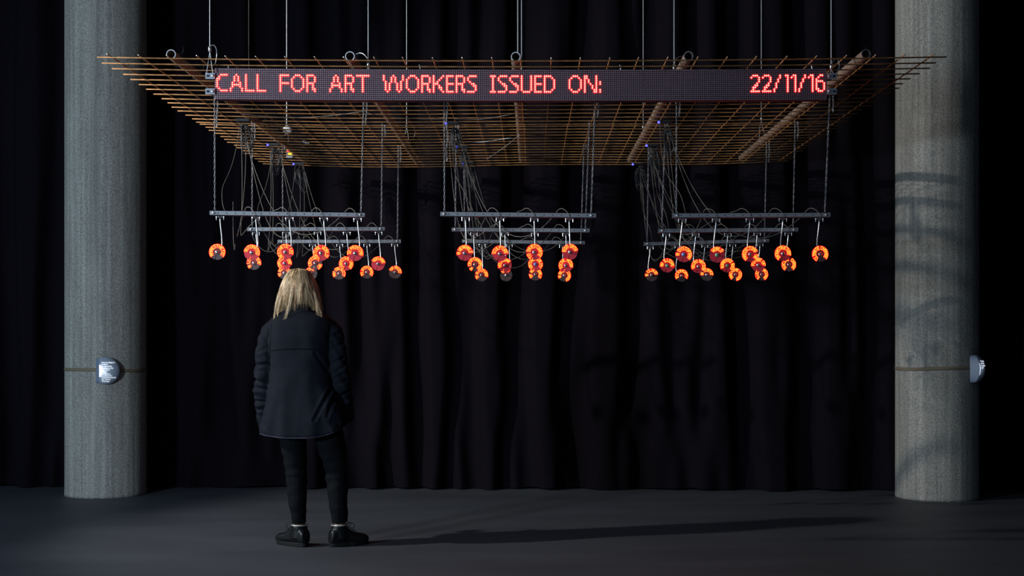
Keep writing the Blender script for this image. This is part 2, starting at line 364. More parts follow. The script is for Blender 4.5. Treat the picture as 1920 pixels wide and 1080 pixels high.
GL = [(gC, 1), (gA, 8), (gL, 16), (gL, 22), (gF, 34), (gO, 40), (gR, 48), (gA, 60), (gR, 68), (gT, 74), (gW, 88), (gO, 100), (gR, 108), (gK, 114), (gE, 121), (gR, 126), (gS, 132),
      (gI, 144), (gS, 148), (gS, 154), (gU, 160), (gE, 167), (gD, 172), (gO, 185), (gN, 193), (gcolon, 201), (g2, 280), (g2, 286), (gsl, 292), (g1a, 298), (g1, 301), (gsl, 305), (g1, 310), (g6, 314)]
def make_sign():
    cen = P(977, 158, SY); root = empty('led_sign', cen, 'long black LED sign with red dot-matrix words CALL FOR ART WORKERS, hung under the rebar', 'sign')
    # housing: ten modules, following the slight sag
    for k in range(10):
        c0, c1 = k*32-.5, k*32+31.5; b = MB(); z0, z1 = .5*PZ, 15.5*PZ
        a, d = dot(c0, -.5), dot(c1, -.5); e, g = dot(c0, 15.5), dot(c1, 15.5); yb = Vector((0, .055, 0)); ins = .0004
        a, d, e, g = [q+Vector((s*ins, .004, 0)) for q, s in ((a, 1), (d, -1), (e, 1), (g, -1))]
        b.add([a, d, g, e, a+yb, d+yb, g+yb, e+yb], [(3, 2, 1, 0)], 0)
        b.add([a, d, g, e, a+yb, d+yb, g+yb, e+yb], [(0, 1, 5, 4), (1, 2, 6, 5), (2, 3, 7, 6), (3, 0, 4, 7), (4, 5, 6, 7)], 1)
        rebase(b, cen); b.build('led_module', [M['panel'], M['housing']], root)
    lit = set()
    for fn, c in GL:
        ds = sorted(set(fn(c))); lit |= set(ds); b = MB()
        for (cc, r) in ds:
            q = dot(cc, r)
            hx = [(math.cos(PI/4*i+PI/8), math.sin(PI/4*i+PI/8)) for i in range(8)]
            o1 = [q+Vector((x*PX*.70, .0036, z*PX*.70)) for x, z in hx]; o2 = [q+Vector((x*PX*.36, -.0010, z*PX*.36)) for x, z in hx]
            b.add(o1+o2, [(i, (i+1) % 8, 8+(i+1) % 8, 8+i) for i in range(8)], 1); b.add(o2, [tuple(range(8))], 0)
        rebase(b, cen); b.build('lit_character', [M['led_core'], M['led_halo']], root)
    b = MB()
    for c in range(320):
        for r in range(16):
            if (c, r) in lit: continue
            q = dot(c, r); s = PX*.29
            o1 = [q+Vector((x*s, .0038, z*s)) for x, z in ((1, .42), (.42, 1), (-.42, 1), (-1, .42), (-1, -.42), (-.42, -1), (.42, -1), (1, -.42))]
            b.add(o1+[q+Vector((0, .0016, 0))], [(i, (i+1) % 8, 8) for i in range(8)])
    rebase(b, cen); o = b.build('unlit_leds', M['led_off'], root, True); o['kind'] = 'stuff'
    # brackets at both ends, each a plate with a domed bolt
    for (px, py, sgn) in ((394, 142.5, -1), (394, 171.5, -1), (1560, 143, 1), (1560, 171.5, 1)):
        q = P(px, py, SY-.004); b = MB(); b.box(q, (.047, .006, .030)); b.box(q+Vector((-sgn*.002, .028, 0)), (.006, .05, .030)); b.box(q+Vector((sgn*.010, -.004, 0)), (.012, .004, .010), 1)
        rebase(b, cen); br = b.build('bracket', [M['bracket'], M['hole']], root)
        b = MB(); b.lathe([(.008, 0), (.008, .003), (.0055, .006), (0, .007)], q+Vector((-sgn*.015, -.003, 0)), (0, -1, 0), 12); rebase(b, cen); b.build('bolt', M['bolt'], br, True)
    # short cable ties poking up behind the sign top edge
    for px in (429, 788, 1164, 1523):
        q = P(px, 131, SY+.03); b = MB(); b.tube([q+Vector((0, 0, -.01)), q+Vector((-.002, 0, .018)), q+Vector((-.005, 0, .026))], .0032, 5); rebase(b, cen); b.build('hanging_lug', M['bracket'], root)
make_sign()

# ------------------------------------------------------------------ suspension wires with grips
ZC = 5.20
def wire_to(px, py, Y, label, legs, tail=None, grip=(.0055, .030), dx=0):
    """steel cable from the ceiling to a grip at pixel (px,py); legs: end points below the grip; tail: loop of spare cable"""
    g = P(px, py, Y); root = empty('suspension_cable', g, label, 'cable', 'steel suspension cables')
    b = MB(); b.cyl(Vector((g.x+dx, Y, ZC)), g, .0030, 6); b.build('cable', M['wire'], root); root.children[-1].data.transform(Matrix.Translation(-g))
    b = MB(); b.lathe([(.004, -grip[1]/2), (grip[0]+.002, -grip[1]/2+.002), (grip[0]+.002, grip[1]/2-.004), (.0035, grip[1]/2)], (0, 0, 0), (0, 0, 1), 10); b.build('grip', M['bolt'], root, True)
    for L in legs:
        b = MB(); L = [Vector(q)-g for q in L]; b.tube([Vector((0, 0, -grip[1]/2))]+L, .0021, 5); b.build('loop_leg', M['wire'], root)
    if tail:
        t = [Vector(q)-g for q in tail]; b = MB(); b.tube(bez(Vector((.003, 0, grip[1]/2)), t[0], t[1], t[2], 14), .0020, 5); b.build('spare_end', M['wire'], root)
Yw = SY-.02
wire_to(393.5, 92, Yw, 'steel suspension cable at the left end of the sign, with a looped spare end', [[P(387, 139, Yw)], [P(399, 137, Yw)]], [P(406, 78, Yw), P(410, 100, Yw), P(403, 121, Yw)])
wire_to(690.5, 120, SY+.03, 'steel suspension cable reaching the sign top above the word ART', [[P(687.5, 132, SY+.03)], [P(693, 132, SY+.03)]], [P(682, 96, SY+.1), P(674, 98, SY+.1), P(667, 102, SY+.1)])
wire_to(971, 103, D*1.035, 'left one of the paired middle cables, ending at the middle scaffold tube', [[P(969.5, 108, D*1.035)]])
wire_to(978, 140, SY+.05, 'right one of the paired middle cables, running down behind the sign', [[P(978, 150, SY+.05)]])
wire_to(1264, 126, SY+.03, 'steel suspension cable reaching the sign top beside the fourth tube', [[P(1261.5, 133, SY+.03)], [P(1267, 133, SY+.03)]], [P(1266, 108, SY+.05), P(1272, 106, SY+.1), P(1283, 104, SY+.15)])
wire_to(1558.5, 125, Yw, 'steel suspension cable at the right end of the sign, with a coiled spare end', [[P(1557, 138, Yw)], [P(1563, 138, Yw)]], [P(1570, 95, Yw), P(1582, 128, Yw), P(1567, 137, Yw)])
def rear_wire(px, py, tube_x, ty, label, tail=None):
    Yg = D*518/(HY-ty); q = tube_pt(tube_x, Yg)
    g = P(px, py, Yg)
    wire_to(px, py, Yg, label, [[Vector((g.x-.012, Yg, g.z-.06)), q+Vector((-.026, 0, 0)), q+Vector((-.010, 0, -.027))], [Vector((g.x+.010, Yg, g.z-.06)), q+Vector((.026, 0, 0)), q+Vector((.0, 0, -.027))]], tail)
rear_wire(537.5, 238, 320.5, 262, 'steel suspension cable holding the back of the first scaffold tube')
rear_wire(762.5, 236, 656, 268, 'steel suspension cable holding the back of the second tube, with a looped spare end', [P(770, 226, 10.9), P(785, 245, 10.9), P(775, 258, 10.9)])
rear_wire(1206, 238, 1291, 277, 'steel suspension cable holding the back of the fourth tube')
rear_wire(1427.5, 223, 1624, 272, 'steel suspension cable holding the back of the rightmost tube')
b = MB(); q = P(467, 150, 6.9); b.tube(bez(Vector((q.x+.02, 6.9, ZC)), Vector((q.x+.015, 6.9, 3.6)), q+Vector((-.01, 0, .5)), q, 16), .0018, 5); rebase(b, q)
o = b.build('power_cable', M['cable'], None); o.location = q; tag(o, 'thin dark cable dropping from the ceiling between the words CALL and FOR', 'cable')

# ------------------------------------------------------------------ chains
LINK = MB()
def link_mesh(mb, c, axis_flip, s=1.0, slant=0):
    L, W, r = .0125*s, .0062*s, .0019*s
    pts = []
    for k in range(10):
        a = 2*PI*k/10; x = math.cos(a)*W*.62; z = math.sin(a)*W*.62+(L-W*.62 if math.sin(a) > 0 else -(L-W*.62) if math.sin(a) < 0 else 0)
        pts.append(Vector((x, 0, z)) if not axis_flip else Vector((0, x, z)))
    ca, sa = math.cos(slant), math.sin(slant)
    pts = [Vector((p.x*ca-p.y*sa, p.x*sa+p.y*ca, p.z))+c for p in pts]
    mb.tube(pts, r, 5, closed=True)
def chain(bottom, top, label, group, spare=0.0):
    b = MB(); d = bottom-top; n = max(2, int(d.length/.0188)); 
    for i in range(n+1):
        c = top+d*(i/n); link_mesh(b, c, i % 2 == 1, 1.0, .5+.25*math.sin(i*.21+top.x*5))
    if spare:
        for i in range(int(spare/.0188)):
            c = top+Vector((.016+.003*math.sin(i*.7), -.006, -.0188*i-.01)); link_mesh(b, c, i % 2 == 0, 1.0, .9)
    rebase(b, top); o = b.build('chain', M['chain'], None, True); o.location = top; tag(o, label, 'chain', group)

ROWY = [7.63, 8.60, 9.57]
ROWN = ['front', 'middle', 'back']
BARS = {  # (group, row): left px x, right px x, left y, right y, bolt left x, bolt right x
 ('left', 0): (393, 684, 399, 403, 400.5, 675.5), ('left', 1): (463.5, 721.5, 429.8, 429, 471, 714), ('left', 2): (520.5, 751.5, 452.7, 452.3, 529, 744.5),
 ('centre', 0): (825.5, 1117.5, 401, 404, 833, 1109), ('centre', 1): (847, 1105.5, 430.2, 432, 853.5, 1098), ('centre', 2): (866, 1096.5, 452, 455, 871.5, 1089.6),
 ('right', 0): (1261, 1557, 404, 402.7, 1269.6, 1549), ('right', 1): (1234.7, 1496.6, 432.5, 430.4, 1242, 1489), ('right', 2): (1207.5, 1442, 457.3, 451, 1214.4, 1435)}
CHTOP = {('left', 0): (402.5, 682), ('left', 1): (473, 717), ('left', 2): (529.5, 747), ('centre', 0): (833, 1116), ('centre', 1): (855, 1105), ('centre', 2): (869, 1095),
         ('right', 0): (1268.5, 1556), ('right', 1): (1247.5, 1491), ('right', 2): (1216, 1437.5)}
SPARE = {('left', 0): (.18, .16), ('left', 1): (.13, .09), ('left', 2): (.05, .12), ('centre', 0): (.37, .12), ('centre', 1): (.10, .0), ('centre', 2): (.06, .05),
         ('right', 0): (.12, .10), ('right', 1): (.10, .12), ('right', 2): (.08, .14)}
def barpt(g, r, px):
    x0, x1, y0, y1, _, _ = BARS[(g, r)]; t = (px-x0)/(x1-x0); return P(px, y0+(y1-y0)*t, ROWY[r])
for (g, r), (x0, x1, y0, y1, b0, b1) in BARS.items():
    Y = ROWY[r]; a, e = P(x0, y0, Y), P(x1, y1, Y); cen = (a+e)/2
    root = empty('hanging_rail', cen, 'grey perforated metal rail, %s one of the three in the %s group of fans' % (ROWN[r], g), 'rail', 'perforated rails carrying the fans')
    dirx = (e-a).normalized(); up = Vector((0, 0, 1)); fwd = Vector((0, -1, 0)); L = (e-a).length; hh = .0145; dp = .030; th = .003
    def q3(t, z, y): return dirx*(t-L/2)+up*z+Vector((0, y, 0))
    # front web with real holes
    b = MB(); nh = 17; step = L/(nh+1.0); hr = .0036; cuts = [step*(i+1) for i in range(nh)]; edges = [0]+[step*(i+.5) for i in range(1, nh)]+[L]
    for i, hc in enumerate(cuts):
        ta, tb = edges[i], edges[i+1]
        oc = [(hc+hr*math.cos(k*PI/4+PI/8), hr*math.sin(k*PI/4+PI/8)) for k in range(8)]
        ou = [(tb, hh*.42), (hc+step*.2, hh), (hc-step*.2, hh), (ta, hh*.42), (ta, -hh*.42), (hc-step*.2, -hh), (hc+step*.2, -hh), (tb, -hh*.42)]
        cn = [(tb, hh), (ta, hh), (ta, -hh), (tb, -hh)]
        v = [q3(t, z, 0) for t, z in oc]+[q3(t, z, 0) for t, z in ou]+[q3(t, z, 0) for t, z in cn]+[q3(t, z, th) for t, z in oc]
        f = [(k, (k+1) % 8, 8+(k+1) % 8, 8+k) for k in range(8)]+[(8, 9, 16), (10, 11, 17), (12, 13, 18), (14, 15, 19)]+[(k, 20+k, 20+(k+1) % 8, (k+1) % 8) for k in range(8)]
        f = [tuple(reversed(x)) for x in f]; b.add(v, f)
        b.add([q3(t, z, th+.0005) for t, z in [(hc-hr*1.6, -hr*1.6), (hc+hr*1.6, -hr*1.6), (hc+hr*1.6, hr*1.6), (hc-hr*1.6, hr*1.6)]], [(0, 1, 2, 3)], 1)
    # flanges and lips of the channel (open to the back)
    R = Matrix([dirx, Vector((0, 1, 0)), up]).transposed()
    b.box(q3(L/2, hh-.0015, dp/2), (L, dp, th), 0, R); b.box(q3(L/2, -hh+.0015, dp/2), (L, dp, th), 0, R)
    b.box(q3(L/2, 0, th+.0015), (L-.001, .0008, 2*hh-.006), 1, R)
    b.box(q3(L/2, hh-.005, dp), (L, th, .010), 0, R); b.box(q3(L/2, -hh+.005, dp), (L, th, .010), 0, R)
    b.build('rail', [M['rail'], M['hole']], root)
    for bx, lr in ((b0, 0), (b1, 1)):
        q = barpt(g, r, bx)-cen; b = MB(); b.lathe([(.0085, -.003), (.0085, .003), (.0055, .007), (.0, .0075)], q+Vector((0, -.001, 0)), (0, -1, 0), 10); b.build('bolt', M['bolt'], root, True)
        top = P(CHTOP[(g, r)][lr], 200, Y); top.z = mz(top.x, Y)-.004
        bot = barpt(g, r, bx)+Vector((0, .034, .004))
        chain(bot, top, 'steel chain holding the %s end of the %s rail in the %s group' % (('left', 'right')[lr], ROWN[r], g), 'chains holding the rails', SPARE[(g, r)][lr])

# ------------------------------------------------------------------ fans with red lettering
F57 = {'A': '01110 10001 10001 11111 10001 10001 10001', 'B': '11110 10001 10001 11110 10001 10001 11110', 'C': '01110 10001 10000 10000 10000 10001 01110', 'D': '11110 10001 10001 10001 10001 10001 11110',
 'E': '11111 10000 10000 11110 10000 10000 11111', 'F': '11111 10000 10000 11110 10000 10000 10000', 'G': '01110 10001 10000 10111 10001 10001 01110', 'H': '10001 10001 10001 11111 10001 10001 10001',
 'I': '111 010 010 010 010 010 111', 'J': '00111 00010 00010 00010 00010 10010 01100', 'K': '10001 10010 10100 11000 10100 10010 10001', 'L': '10000 10000 10000 10000 10000 10000 11111',
 'M': '10001 11011 10101 10101 10001 10001 10001', 'N': '10001 11001 10101 10011 10001 10001 10001', 'O': '01110 10001 10001 10001 10001 10001 01110', 'P': '11110 10001 10001 11110 10000 10000 10000',
 'Q': '01110 10001 10001 10001 10101 10010 01101', 'R': '11110 10001 10001 11110 10100 10010 10001', 'S': '01111 10000 10000 01110 00001 00001 11110', 'T': '11111 00100 00100 00100 00100 00100 00100',
 'U': '10001 10001 10001 10001 10001 10001 01110', 'V': '10001 10001 10001 10001 10001 01010 00100', 'W': '10001 10001 10001 10101 10101 11011 10001', 'X': '10001 10001 01010 00100 01010 10001 10001',
 'Y': '10001 10001 01010 00100 00100 00100 00100', 'Z': '11111 00001 00010 00100 01000 10000 11111', '3': '11111 00010 00100 00010 00001 10001 01110', ' ': '00 00 00 00 00 00 00'}
FR = .0445
def lettering(segs):
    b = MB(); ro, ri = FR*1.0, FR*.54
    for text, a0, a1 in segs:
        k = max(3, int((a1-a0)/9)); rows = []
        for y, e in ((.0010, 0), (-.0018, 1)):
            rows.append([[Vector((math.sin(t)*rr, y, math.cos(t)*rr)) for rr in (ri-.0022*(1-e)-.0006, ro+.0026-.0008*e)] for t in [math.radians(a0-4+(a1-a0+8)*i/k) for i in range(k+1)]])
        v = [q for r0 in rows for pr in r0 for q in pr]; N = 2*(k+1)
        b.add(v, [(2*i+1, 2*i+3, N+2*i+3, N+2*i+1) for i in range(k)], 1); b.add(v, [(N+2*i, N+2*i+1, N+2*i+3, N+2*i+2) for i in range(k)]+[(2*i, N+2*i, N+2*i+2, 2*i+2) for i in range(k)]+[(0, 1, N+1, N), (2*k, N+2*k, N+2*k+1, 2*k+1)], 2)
        gl = [F57[c].split() for c in text]; tot = sum(len(g[0])+1 for g in gl)-1; w = (a1-a0)/tot; c = 0
        for g in gl:
            W = len(g[0])
            for col in range(W):
                for row in range(7):
                    if g[row][col] != '1': continue
                    t0, t1 = math.radians(a0+(c+col)*w), math.radians(a0+(c+col+1)*w)
                    r1 = ro-(ro-ri)*row/7; r0 = ro-(ro-ri)*(row+1)/7
                    tm, dt, rm, dr = (t0+t1)/2, (t1-t0)/2, (r0+r1)/2, (r1-r0)/2
                    def qp(t, r, y): return Vector((math.sin(t)*r, y, math.cos(t)*r))
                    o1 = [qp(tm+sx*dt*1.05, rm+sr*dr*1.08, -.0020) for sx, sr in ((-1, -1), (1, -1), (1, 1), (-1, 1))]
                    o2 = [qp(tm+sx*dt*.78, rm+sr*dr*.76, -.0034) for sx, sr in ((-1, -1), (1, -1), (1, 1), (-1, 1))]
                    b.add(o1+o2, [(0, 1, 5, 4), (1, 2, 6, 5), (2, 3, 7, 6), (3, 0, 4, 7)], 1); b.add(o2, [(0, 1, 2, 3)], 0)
            c += W+1
    return b
def blade_mesh(a0, m):
    b = MB(); n = 12; pts = [(math.radians(a0+2+86*i/n)) for i in range(n+1)]; v = []; f = []
    for y, k in ((0.0, 0), (.0016, 1)):
        for t in pts:
            u = (t-pts[0])/(pts[-1]-pts[0]); tw = .0020*(u-.5)
            for r in (.012, .030, FR*(.985-.02*(abs(u-.5)*2)**6)): v.append((math.sin(t)*r, y+tw*r/FR, math.cos(t)*r))
    N = (n+1)*3
    for i in range(n):
        for j in range(2):
            a = i*3+j; f += [(a, a+3, a+4, a+1), (N+a, N+a+1, N+a+4, N+a+3)]
        f.append((i*3+2, i*3+5, N+i*3+5, N+i*3+2)); f.append((i*3, N+i*3, N+i*3+3, i*3+3))
    f += [(0, 1, N+1, N), (1, 2, N+2, N+1), (n*3, N+n*3, N+n*3+1, n*3+1), (n*3+1, N+n*3+1, N+n*3+2, n*3+2)]
    b.add(v, f); return b.mesh('blade', m)
BL = {k: [blade_mesh(90*i+17, M[k]) for i in range(4)] for k in ('blade_glow_red', 'blade_grey')}
b = MB(); b.lathe([(.014, .0045), (.0165, .0055), (.0165, .024), (.013, .030), (.006, .032)], (0, 0, 0), (0, 1, 0), 18); MOTOR = b.mesh('motor', M['motor'], True)
b = MB(); b.lathe([(.0125, .002), (.0125, -.002), (.0105, -.005), (.006, -.0078), (.0, -.0085)], (0, 0, 0), (0, 1, 0), 16)
HUB = {k: b.mesh('hub_cap', M[k], True) for k in ('hub_chrome', 'hub_blue_reflection', 'hub_green_reflection')}
b = MB(); b.box((0, 0, -.005), (.044, .012, .0025)); b.tube([(-.010, 0, .0), (-.009, 0, -.010), (0, 0, -.014), (.009, 0, -.010), (.010, 0, 0)], .0028, 6); CLAMP = b.mesh('clamp', M['motor'])
b = MB(); b.cyl((0, 0, .0), (0, 0, -.022), .0027, 8); b.lathe([(.0046, -.004), (.0046, -.009)], (0, 0, 0), (0, 0, 1), 6); CBOLT = b.mesh('clamp_bolt', M['bolt'])
FANS = {
 ('left', 0): [(407.1, 472.7, 411.7, [('ANAESTHETIC', -128, 128)], 1, 0), (472, 473.7, 479, [('AUTOMATED', -80, 112)], 0, 0), (535, 472.7, 542, [('AESTHETIC', -150, 36), ('US', 55, 108)], 0, 0), (602, 474.8, 606.5, [('VIRTUAL', -160, -2), ('WORLD', 12, 125)], 0, 0), (666, 475, 670, [('3D', -100, -62), ('PRINTING', -46, 108)], 0, 0)],
 ('left', 1): [(476, 493, 479.4, [('A', -140, -118), ('LOCATIVE', -98, 105)], 1, 0), (533.5, 493.5, 535.6, [('COMPUTER', -145, -3), ('DRONE', 8, 100)], 0, 0), (591, 493.5, 595, [('CRITICAL', -122, 62), ('ART', 102, 150)], 1, 0), (649, 494.4, 650, [('COGNITIVE', -150, 38), ('LABOR', 58, 140)], 0, 0), (709, 494.6, 709.6, [('VIDEO', -64, 6), ('GAME', 16, 82)], 0, 0)],
 ('left', 2): [(533, 511.7, 534, [('AI', -125, -95), ('ROBOTICS', -75, 70)], 1, 0), (583.5, 512.7, 585.6, [('TOOL', -75, 45)], 1, 0), (635.6, 512.7, 636.7, [('AN', -125, -70), ('OBJECT', -48, 120)], 1, 0), (687.7, 510.6, 687.7, [('PLATFORMS', -125, 125)], 1, 0), (740.8, 510.6, 739.8, [('FOR', -66, -22), ('SPECIES', -8, 98)], 1, 0)],
 ('centre', 0): [(871.5, 474.6, 873, [('A', -102, -82), ('WEARABLE', -66, 88)], 0, 0), (937.5, 475.8, 937.5, [('SCULPTURE', -90, 88)], 0, 0), (1002, 473, 1002, [('TO', -150, -105), ('INVESTIGATE', -84, 132)], 0, 0), (1068.8, 472.7, 1067.7, [('BIG', -86, -18), ('DATA', -2, 76)], 0, 0)],
 ('centre', 1): [(890.6, 496, 888.5, [('A', -150, -128), ('CRYPTOGRAPHIC', -104, 152)], 1, 0), (946.9, 497.5, 946.9, [('HOLOGRAM', -112, 52)], 0, 0), (1004, 495.4, 1003, [('VIRTUAL', -142, -10), ('REALITY', 4, 128)], 0, 1), (1061, 497.7, 1061.5, [('SOCIAL', -125, -4), ('MEDIA', 10, 106)], 0, 0)],
 ('centre', 2): [(903, 516, 904, [('IN', -128, -96), ('A', -76, -56), ('FUTURE', -42, 106)], 1, 0), (949, 516, 955, [('ROBOT', -52, 38)], 1, 0), (1004, 514.4, 1004, [('OF', -128, -88), ('ART', -66, 12), ('WORLD', 28, 130)], 1, 0), (1058.3, 516.5, 1055, [('A', -116, -92), ('BLOCKCHAIN', -74, 160)], 1, 0)],
 ('right', 0): [(1282, 477.3, 1280, [('A', -98, -78), ('DYSTOPIAN', -58, 130)], 0, 1), (1344.6, 478, 1343.5, [('WORLD', -52, 56)], 0, 2), (1406.7, 476.7, 1407, [('PREDICTING', -142, 66), ('THE', 92, 136)], 0, 0), (1468, 475.6, 1469, [('INFRASTRUCTURE', -142, 104)], 0, 0), (1537.9, 476.3, 1537.3, [('CLIMATE', -150, -10), ('CHANGE', 4, 130)], 1, 0)],
 ('right', 1): [(1251, 498, 1249.8, [('AN', -98, -60), ('ILLEGAL', -38, 106)], 0, 2), (1309.6, 499.6, 1305, [('MICRO', -112, -10), ('NATION', 6, 130)], 0, 0), (1364, 498, 1365.4, [('AUGMENTED', -116, 50), ('BIO', 68, 138)], 0, 2), (1422, 497, 1420.6, [('FUTURE', -96, 32), ('OF', 48, 96)], 0, 0), (1479, 496, 1479, [('SOCIAL', -142, 2), ('CHANGE', 26, 140)], 1, 0)],
 ('right', 2): [(1221.7, 515.8, 1219.6, [('A', -100, -78), ('CLOUD', -58, 80)], 1, 0), (1278, 516.9, 1271.7, [('ECONOMY', -118, 118)], 1, 0), (1325.4, 515.2, 1322, [('A', -92, -64), ('SCIENCE', -40, 92)], 1, 0), (1379, 514.8, 1374.8, [('MACHINE', -138, 38), ('VISION', 52, 168)], 1, 0), (1428, 514.4, 1425.8, [('ILLEGAL', -145, -8), ('HACKING', 8, 150)], 1, 0)]}
ORD = ['first', 'second', 'third', 'fourth', 'fifth']
LEGIBLE = {'ANAESTHETIC', '3D PRINTING', 'A WEARABLE', 'SCULPTURE', 'TO INVESTIGATE', 'BIG DATA', 'A CRYPTOGRAPHIC', 'HOLOGRAM', 'VIRTUAL REALITY', 'SOCIAL MEDIA', 'A DYSTOPIAN', 'WORLD', 'CLIMATE CHANGE', 'MICRO NATION', 'A BLOCKCHAIN'}
CLAMPS = []
for (g, r), lst in FANS.items():
    Y = ROWY[r]; off = {'left': 4.5, 'centre': 1.5, 'right': -5}[g]*ROWY[0]/Y
    for i, (hx, hy, cx, segs, grey, hub) in enumerate(lst):
        Yd = Y-.055; d = P(hx, hy, Yd); words = ' '.join(s[0] for s in segs)
        lab = '%s fan from the left on the %s rail of the %s group' % (ORD[i], ROWN[r], g)
        if words in LEGIBLE: lab = 'fan reading %s, %s from left, %s rail, %s group' % (words, ORD[i], ROWN[r], g)
        else: lab = 'small lit-lettering ' + lab
        root = empty('message_fan', d, lab, 'fan', 'small fans with glowing red lettering')
        cl = barpt(g, r, cx); cl = Vector((cl.x, Y+.015, cl.z-.0145))
        k = 'blade_grey' if grey else 'blade_glow_red'
        for me in BL[k]: link('blade', me, root)
        link('motor', MOTOR, root); link('hub_cap', HUB[('hub_chrome', 'hub_blue_reflection', 'hub_green_reflection')[hub]], root)
        lettering(segs).build('lettering', [M['pov_core'], M['pov_halo'], M['pov_glow']], root)['label'] = 'glowing red and yellow lettering'
        c = link('clamp', CLAMP, root, cl-d)
        for sx in (-1, 1): link('clamp_bolt', CBOLT, c, (sx*.021, 0, -.002))
        s0 = cl+Vector((0, 0, -.012)); sx = P(cx+off, hy-14, Y).x
        s3 = Vector((d.x+.3*(sx-d.x), Yd+.029, d.z+.004))
        pts = bez(s0, s0+Vector((0, .0, -.05)), Vector((sx+(sx-cl.x)*.1, Y+.012, d.z+.085)), Vector((sx, Y, d.z+.045)), 10)+bez(Vector((sx, Y, d.z+.045)), Vector((sx, Y-.004, d.z+.02)), Vector((s3.x, Y-.004, s3.z+.01)), s3, 6)[1:]
        b = MB(); b.tube(pts, .0040 if r == 0 else .0037, 7); rebase(b, d); b.build('gooseneck', M['stem'], root, True)
        CLAMPS.append((g, r, i, cl))

# ------------------------------------------------------------------ hubs, coiled spare cable and feed cables
HUBS = {('left', 0): (447, 217, 8.40, 0), ('left', 1): (505, 263, 9.46, 1), ('left', 2): (553, 301, 10.5, 1),
        ('centre', 0): (839, 221, 8.45, 1), ('centre', 1): (858, 265, 9.5, 1), ('centre', 2): (871, 295, 10.4, 1),
        ('right', 0): (1237, 222, 8.45, 1), ('right', 1): (1214, 267, 9.5, 1), ('right', 2): (1188, 306, 10.55, 1)}
for (g, r), (px, py, Y, led) in HUBS.items():
    q = P(px, py, Y); q.z = mz(q.x, Y)-.016
    root = empty('usb_hub', q, 'small black power hub under the rebar feeding the %s rail of the %s group' % (ROWN[r], g), 'hub', 'power hubs under the rebar')
    b = MB(); b.box((.03, .0, 0), (.085, .035, .018)); b.box((.03, -.018, 0), (.07, .004, .008)); b.build('case', M['black_plastic'], root)
    if led:
        b = MB(); b.ball((-.008, -.019, -.004), (.0085, .004, .0085), 10, 6); b.build('status_light', M['led_blue'], root, True)
    # coil of spare black cable tied below the hub
    qc = q+Vector((.045, -.01, -.03)); rr = random.Random(int(px)); b = MB()
    for k in range(11):
        w2, hgt = rr.uniform(.012, .038), rr.uniform(.09, .20); a = rr.uniform(-.5, .9); yy = rr.uniform(-.025, .025); dx = rr.uniform(-.02, .02)+.03*rr.random()
        pts = [Vector((math.sin(t)*w2*math.cos(a)+dx*(1-math.cos(t))*.5, yy+math.sin(t)*w2*math.sin(a), -hgt*.5*(1-math.cos(t)))) for t in [2*PI*j/14 for j in range(14)]]
        b.tube(pts, .0024, 5, closed=True)
    b.tube([Vector((math.cos(t)*.026, math.sin(t)*.02, -.03)) for t in [2*PI*j/12 for j in range(12)]], .003, 5, closed=True)
    o = b.build('cable_coil', M['cable_black'], None, True); o.location = qc
    tag(o, 'tied bunch of spare black cable below the hub of the %s rail, %s group' % (ROWN[r], g), 'cable', 'tied bunches of spare cable')
cr = random.Random(21)
for (g, r, i, cl) in CLAMPS:
    px, py, Y, _ = HUBS[(g, r)]; h0 = P(px, py, Y); h0.z = mz(h0.x, Y)-.03; h0.x += .02+cr.uniform(-.02, .05)
    top = cl+(Vector((-.065, .022, .046)) if not (i == 0 or (i < 2 and (i*7+r*3) % 3 == 0)) else Vector((.012, .012, .034))); n = len(FANS[(g, r)])
    dx = cl.x-h0.x; style = (i*7+r*3) % 3
    if i >= 2 and style == 0: style = 1
    # drop from the hub, sweep over, and come down (or up in a slack bow) to the clamp
    if i == 0: mid1 = h0+Vector((-.05*cr.random(), -.1, -.45)); mid2 = top+Vector((-.03, .03, .22))
    elif style == 0: mid1 = h0+Vector((dx*.10, -.15, -.55)); mid2 = top+Vector((-.12-.10*cr.random(), .05, .20))
    elif style == 1: mid1 = h0+Vector((dx*.25, -.15, -.70)); mid2 = top+Vector((-.08-.05*i, .06, -.30-.08*cr.random()))
    else: mid1 = h0+Vector((dx*.15, -.1, -.95-.15*cr.random())); mid2 = top+Vector((-.22-.06*i, .04, -.12+.05*cr.random()))
    pts = bez(h0, mid1, mid2, top+Vector((0, 0, .03 if style == 0 else 0)), 22)
    # small hook over the rail to the clamp
    end = cl+Vector((.004, -.019 if style else .012, -.004))
    pts = pts+bez(pts[-1], pts[-1]+Vector((.018, -.008, .022)), Vector((cl.x-.012, cl.y-.042, cl.z+.045)), end, 9)[1:] if style else pts+[top+Vector((.008, .01, 0)), end]
    b = MB(); b.tube(pts, .0021, 5); rebase(b, h0); o = b.build('fan_cable', M['cable'], None, True); o.location = h0
    tag(o, 'thin grey cable to the %s fan of the %s rail, %s group' % (ORD[i], ROWN[r], g), 'cable', 'thin cables feeding the fans')
